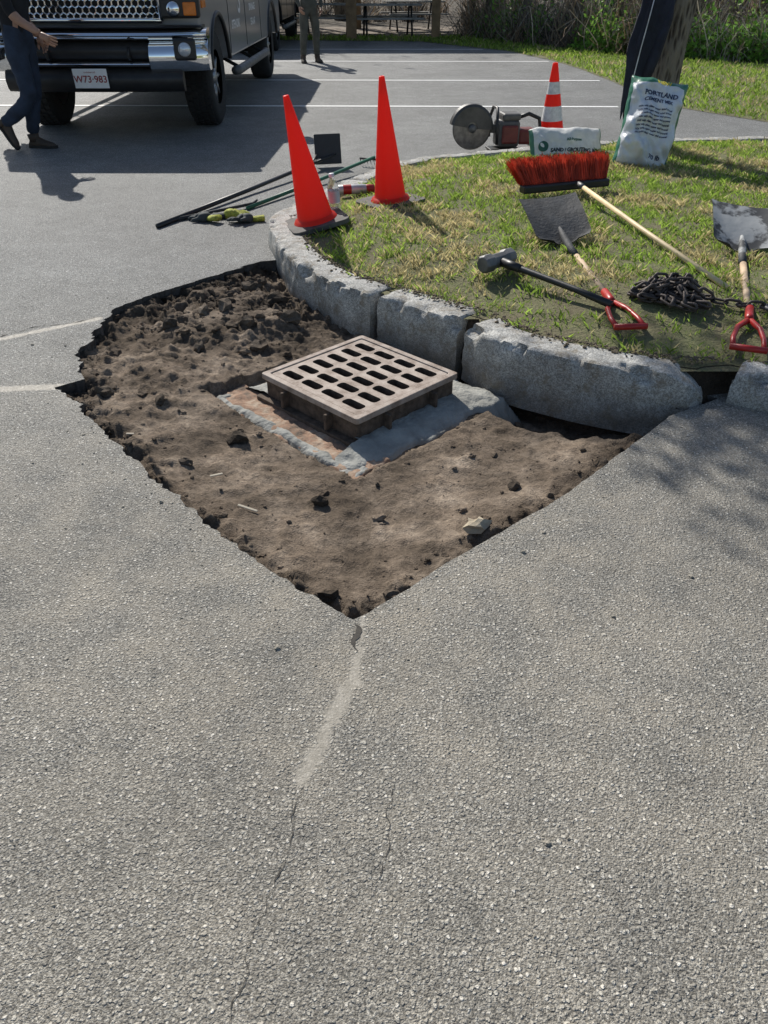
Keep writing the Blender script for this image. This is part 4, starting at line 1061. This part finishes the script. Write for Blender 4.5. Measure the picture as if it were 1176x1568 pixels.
J1=dict(pelvis=(.12,0,.96),waist=(.13,0,1.10),chest=(.16,0,1.33),neck=(.18,0,1.50),headb=(.19,0,1.58),hipL=(.12,.09,.88),kneeL=(.10,.10,.50),calfL=(.04,.10,.36),ankL=(-.02,.10,.10),
 hipR=(.12,-.09,.88),kneeR=(.16,-.10,.50),calfR=(.06,-.10,.38),ankR=(-.19,-.10,.24),shL=(.15,.20,1.42),elL=(.08,.24,1.14),wrL=(.22,.20,.95),shR=(.17,-.20,1.42),elR=(.24,-.23,1.14),wrR=(.46,-.20,1.00),
 heelL=(-.07,.10,.0),toeL=(.21,.10,.0),heelR=(-.245,-.10,.255),toeR=(-.10,-.10,.015),head=(.20,0,1.66),palmL=(0,-1,0),palmR=(0,1,0),flipL=True)
person('walking_man',(-3.53,8.42,0),J1,m_tee,m_jean,m_skin,R(-8),R(90))
J2=dict(pelvis=(0,0,.96),waist=(0,0,1.10),chest=(0,.0,1.33),neck=(0,0,1.50),headb=(0,0,1.58),hipL=(.09,0,.88),kneeL=(.13,-.03,.49),calfL=(.13,0,.36),ankL=(.14,.02,.10),
 hipR=(-.09,0,.88),kneeR=(-.12,-.03,.49),calfR=(-.13,.0,.36),ankR=(-.14,.02,.10),shL=(.20,0,1.42),elL=(.26,.03,1.13),wrL=(.22,-.10,.90),shR=(-.20,0,1.42),elR=(-.26,.03,1.13),wrR=(-.20,-.12,.92),
 heelL=(.14,.07,0),toeL=(.17,-.20,0),heelR=(-.14,.07,0),toeR=(-.17,-.20,0),head=(0,-.01,1.66),palmL=(-1,0,0),palmR=(1,0,0),flipR=True)
person('standing_man',(-1.45,17.6,0),J2,m_over,m_over,m_over,R(20))

# ------------------------------------------------------------ picnic shelter + tables
m_post=M('treated_wood',(.26,.17,.09),.85,0,.3,6,.5,.01)
e=empty('picnic_shelter',(0,23.9,0))
for x,y in ((-5.4,.1),(-.86,.1),(1.38,.35),(-5.4,5),(-.86,5),(4.2,5)):
    fix(box('post',(x,y,1.35),(.27 if x<0 else .22,.24,2.7),m_post,e),.015)
for y in (.1,5): fix(box('beam',(-.6,y,2.78),(11,.2,.25),m_post,e),.01)
V=[(-6.4,-.8,2.92),(5.2,-.8,2.92),(5.2,2.55,4.1),(-6.4,2.55,4.1),(-6.4,5.9,2.92),(5.2,5.9,2.92)]; o=mesh('roof',V,[(0,1,2,3),(3,2,5,4)],M('roof_shingle',(.08,.07,.06),.9),e); so_=o.modifiers.new('s','SOLIDIFY'); so_.thickness=.08
V,F=fill([[(-9,24.3),(2.0,24.2),(2.4,30),(-9,30)]],.006); mesh('shelter_pad',V,F,M('packed_earth',(.22,.18,.14),.95,0,.3,3,.6,.02))
m_tab=M('weathered_table',(.32,.31,.29),.8,0,.3,8); 
def table(loc,yaw):
    e=empty('picnic_table',loc,(0,0,yaw))
    for k in range(5): fix(box('top_plank',(0,-.28+.14*k,.75),(1.8,.13,.04),m_tab,e),.005)
    for s in(-1,1):
        for k in(0,1): fix(box('seat_plank',(0,s*(.62+.13*k),.45),(1.8,.12,.04),m_tab,e),.005)
        tube('leg',[(s*.62,-.55,0),(s*.62,-.22,.72)],.028,m_blk,e,8); tube('leg',[(s*.62,.55,0),(s*.62,.22,.72)],.028,m_blk,e,8)
        tube('cross_tube',[(s*.62,-.78,.42),(s*.62,.78,.42)],.025,m_blk,e,8); tube('top_tube',[(s*.62,-.3,.72),(s*.62,.3,.72)],.025,m_blk,e,8)
table((.1,25.2,0),R(6)); table((-1.6,25.6,0),R(-5)); table((.9,28.0,0),R(12)); table((-3.0,28.0,0),0)

# ------------------------------------------------------------ brush and woodland
random.seed(21)
m_twig=Mattr('twig_bark',.85,.15)
def twigs(name,N,region,hgt,wd,cols,seed,lean=.5,clump=40):
    r=np.random.default_rng(seed); V=[];C=[];F=[]
    cx,cy=region(r,max(8,N//clump)); ci=r.integers(0,len(cx),N); x=cx[ci]+r.normal(0,.16,N); y=cy[ci]+r.normal(0,.16,N); hs=r.uniform(.45,1.25,len(cx)); cs=r.integers(0,len(cols),len(cx)); al=r.normal(0,.35,(len(cx),2))
    for s in range(N):
        k_=ci[s]; p=np.array([x[s],y[s],-.02]); d=np.array([r.normal(0,lean)+al[k_,0],r.normal(0,lean)+al[k_,1],1.0]); d/=np.linalg.norm(d); L=hgt*hs[k_]*r.uniform(.4,1.2); K=6
        w_=wd*r.uniform(.4,2.0); col=cols[cs[k_] if r.random()<.6 else r.integers(len(cols))]*r.uniform(.5,1.4); aa=r.uniform(-.9,.9); sd=np.array([math.cos(aa),math.sin(aa),0]); o=len(V)
        for k in range(K+1):
            q=w_*(1-k/K*.75)
            V+=[p-sd*q/2,p+sd*q/2]; C+=[col,col]; p=p+d*L/K; d=d+r.normal(0,.34,3); d[2]-=.09*k; d/=np.linalg.norm(d)
        for k in range(K): F.append((o+2*k,o+2*k+1,o+2*k+3,o+2*k+2))
    return mesh(name,np.array(V),F,m_twig,cols=np.array(C))
tc=[np.array([.19,.155,.12]),np.array([.34,.29,.23]),np.array([.09,.075,.06]),np.array([.50,.44,.36]),np.array([.34,.24,.15])]  # bark tones; the light tans paint sun highlights into the twigs
BL=[(2.2,25.6),(3.4,22.6),(4.5,20.2),(5.6,18.9),(7.4,17.3),(11,15.8),(20,14.2)]
def brush_region(r,N):
    k=r.random(N)**.9*(len(BL)-1); i=np.minimum(k.astype(int),len(BL)-2); f=k-i; B=np.array(BL); p=B[i]*(1-f)[:,None]+B[i+1]*f[:,None]
    off=np.abs(r.normal(0,1.0,N))*1.6; return p[:,0]+off*.45,p[:,1]+off*.9+.15
twigs('brush_thicket',8000,brush_region,1.7,.016,tc,1,.6)
def wood_region(r,N): return r.uniform(-14,20,N),r.uniform(30,44,N)
twigs('woodland_understory',4500,wood_region,1.9,.035,tc,2,.5)
x,y=brush_region(np.random.default_rng(9),34000); 
pn=frn(x,y,1.1,4,3); k=pn>-.14; z=np.abs(rng.normal(0,.20,len(x)))*(1+2.2*np.clip(pn,0,1)); P=np.stack([x,y-.25,z],-1)[k]
leafmesh('ivy_ground_cover',P,.06,np.array([.20,.38,.065])*rng.uniform(.4,1.7,len(P))[:,None],None,m_leaf,5)
x,y=brush_region(np.random.default_rng(19),10000); pn=frn(x,y,.8,14,3); k=pn>-.05; P=np.stack([x,y,rng.uniform(.2,2.0,len(x))],-1)[k]
leafmesh('brush_new_leaves',P,.036,np.array([.30,.42,.10])*rng.uniform(.5,1.4,len(P))[:,None],None,m_leaf,6)
parts=[]
for i in range(80):
    x=random.uniform(-14,22); y=random.uniform(27,50)
    if x<2.5 and y<31: y+=5
    r_=random.uniform(.06,.22); dx_=random.gauss(0,.25); dy_=random.gauss(0,.2)
    parts.append(tubegeo([(x,y,-.1),(x+dx_*.3,y+dy_*.3,2),(x+dx_,y+dy_,6),(x+dx_*1.2,y+dy_*1.4,12)],[r_*1.15,r_,r_*.75,r_*.2],9))
    for k in range(7):
        z=random.uniform(2.5,10); a=random.uniform(0,6.28); L=random.uniform(.8,2.4); parts.append(tubegeo([(x+dx_*z/7,y+dy_*z/7,z),(x+L*.5*math.cos(a),y+L*.5*math.sin(a),z+.5*L),(x+L*math.cos(a),y+L*math.sin(a),z+.9*L)],[.04,.025,.006],5,False))
for (x,y,r_) in [(3.6,23.5,.09),(4.6,22,.13),(5.3,21.2,.07),(6.6,19.6,.12),(8.2,18.6,.08),(2.9,25.6,.12)]:
    parts.append(tubegeo([(x,y,-.1),(x+.1,y,2),(x+.2,y+.3,7)],[r_*1.2,r_,r_*.4],10))
V,F=merge(parts); mesh('woodland_trees',V,F,m_bark,smooth=True)
P=np.stack([rng.uniform(-16,22,9000),rng.uniform(30,50,9000),rng.uniform(3,12,9000)],-1)
leafmesh('woodland_leaves',P,.12,np.array([.08,.11,.03])*rng.uniform(.5,1.4,len(P))[:,None],None,m_leaf,7)
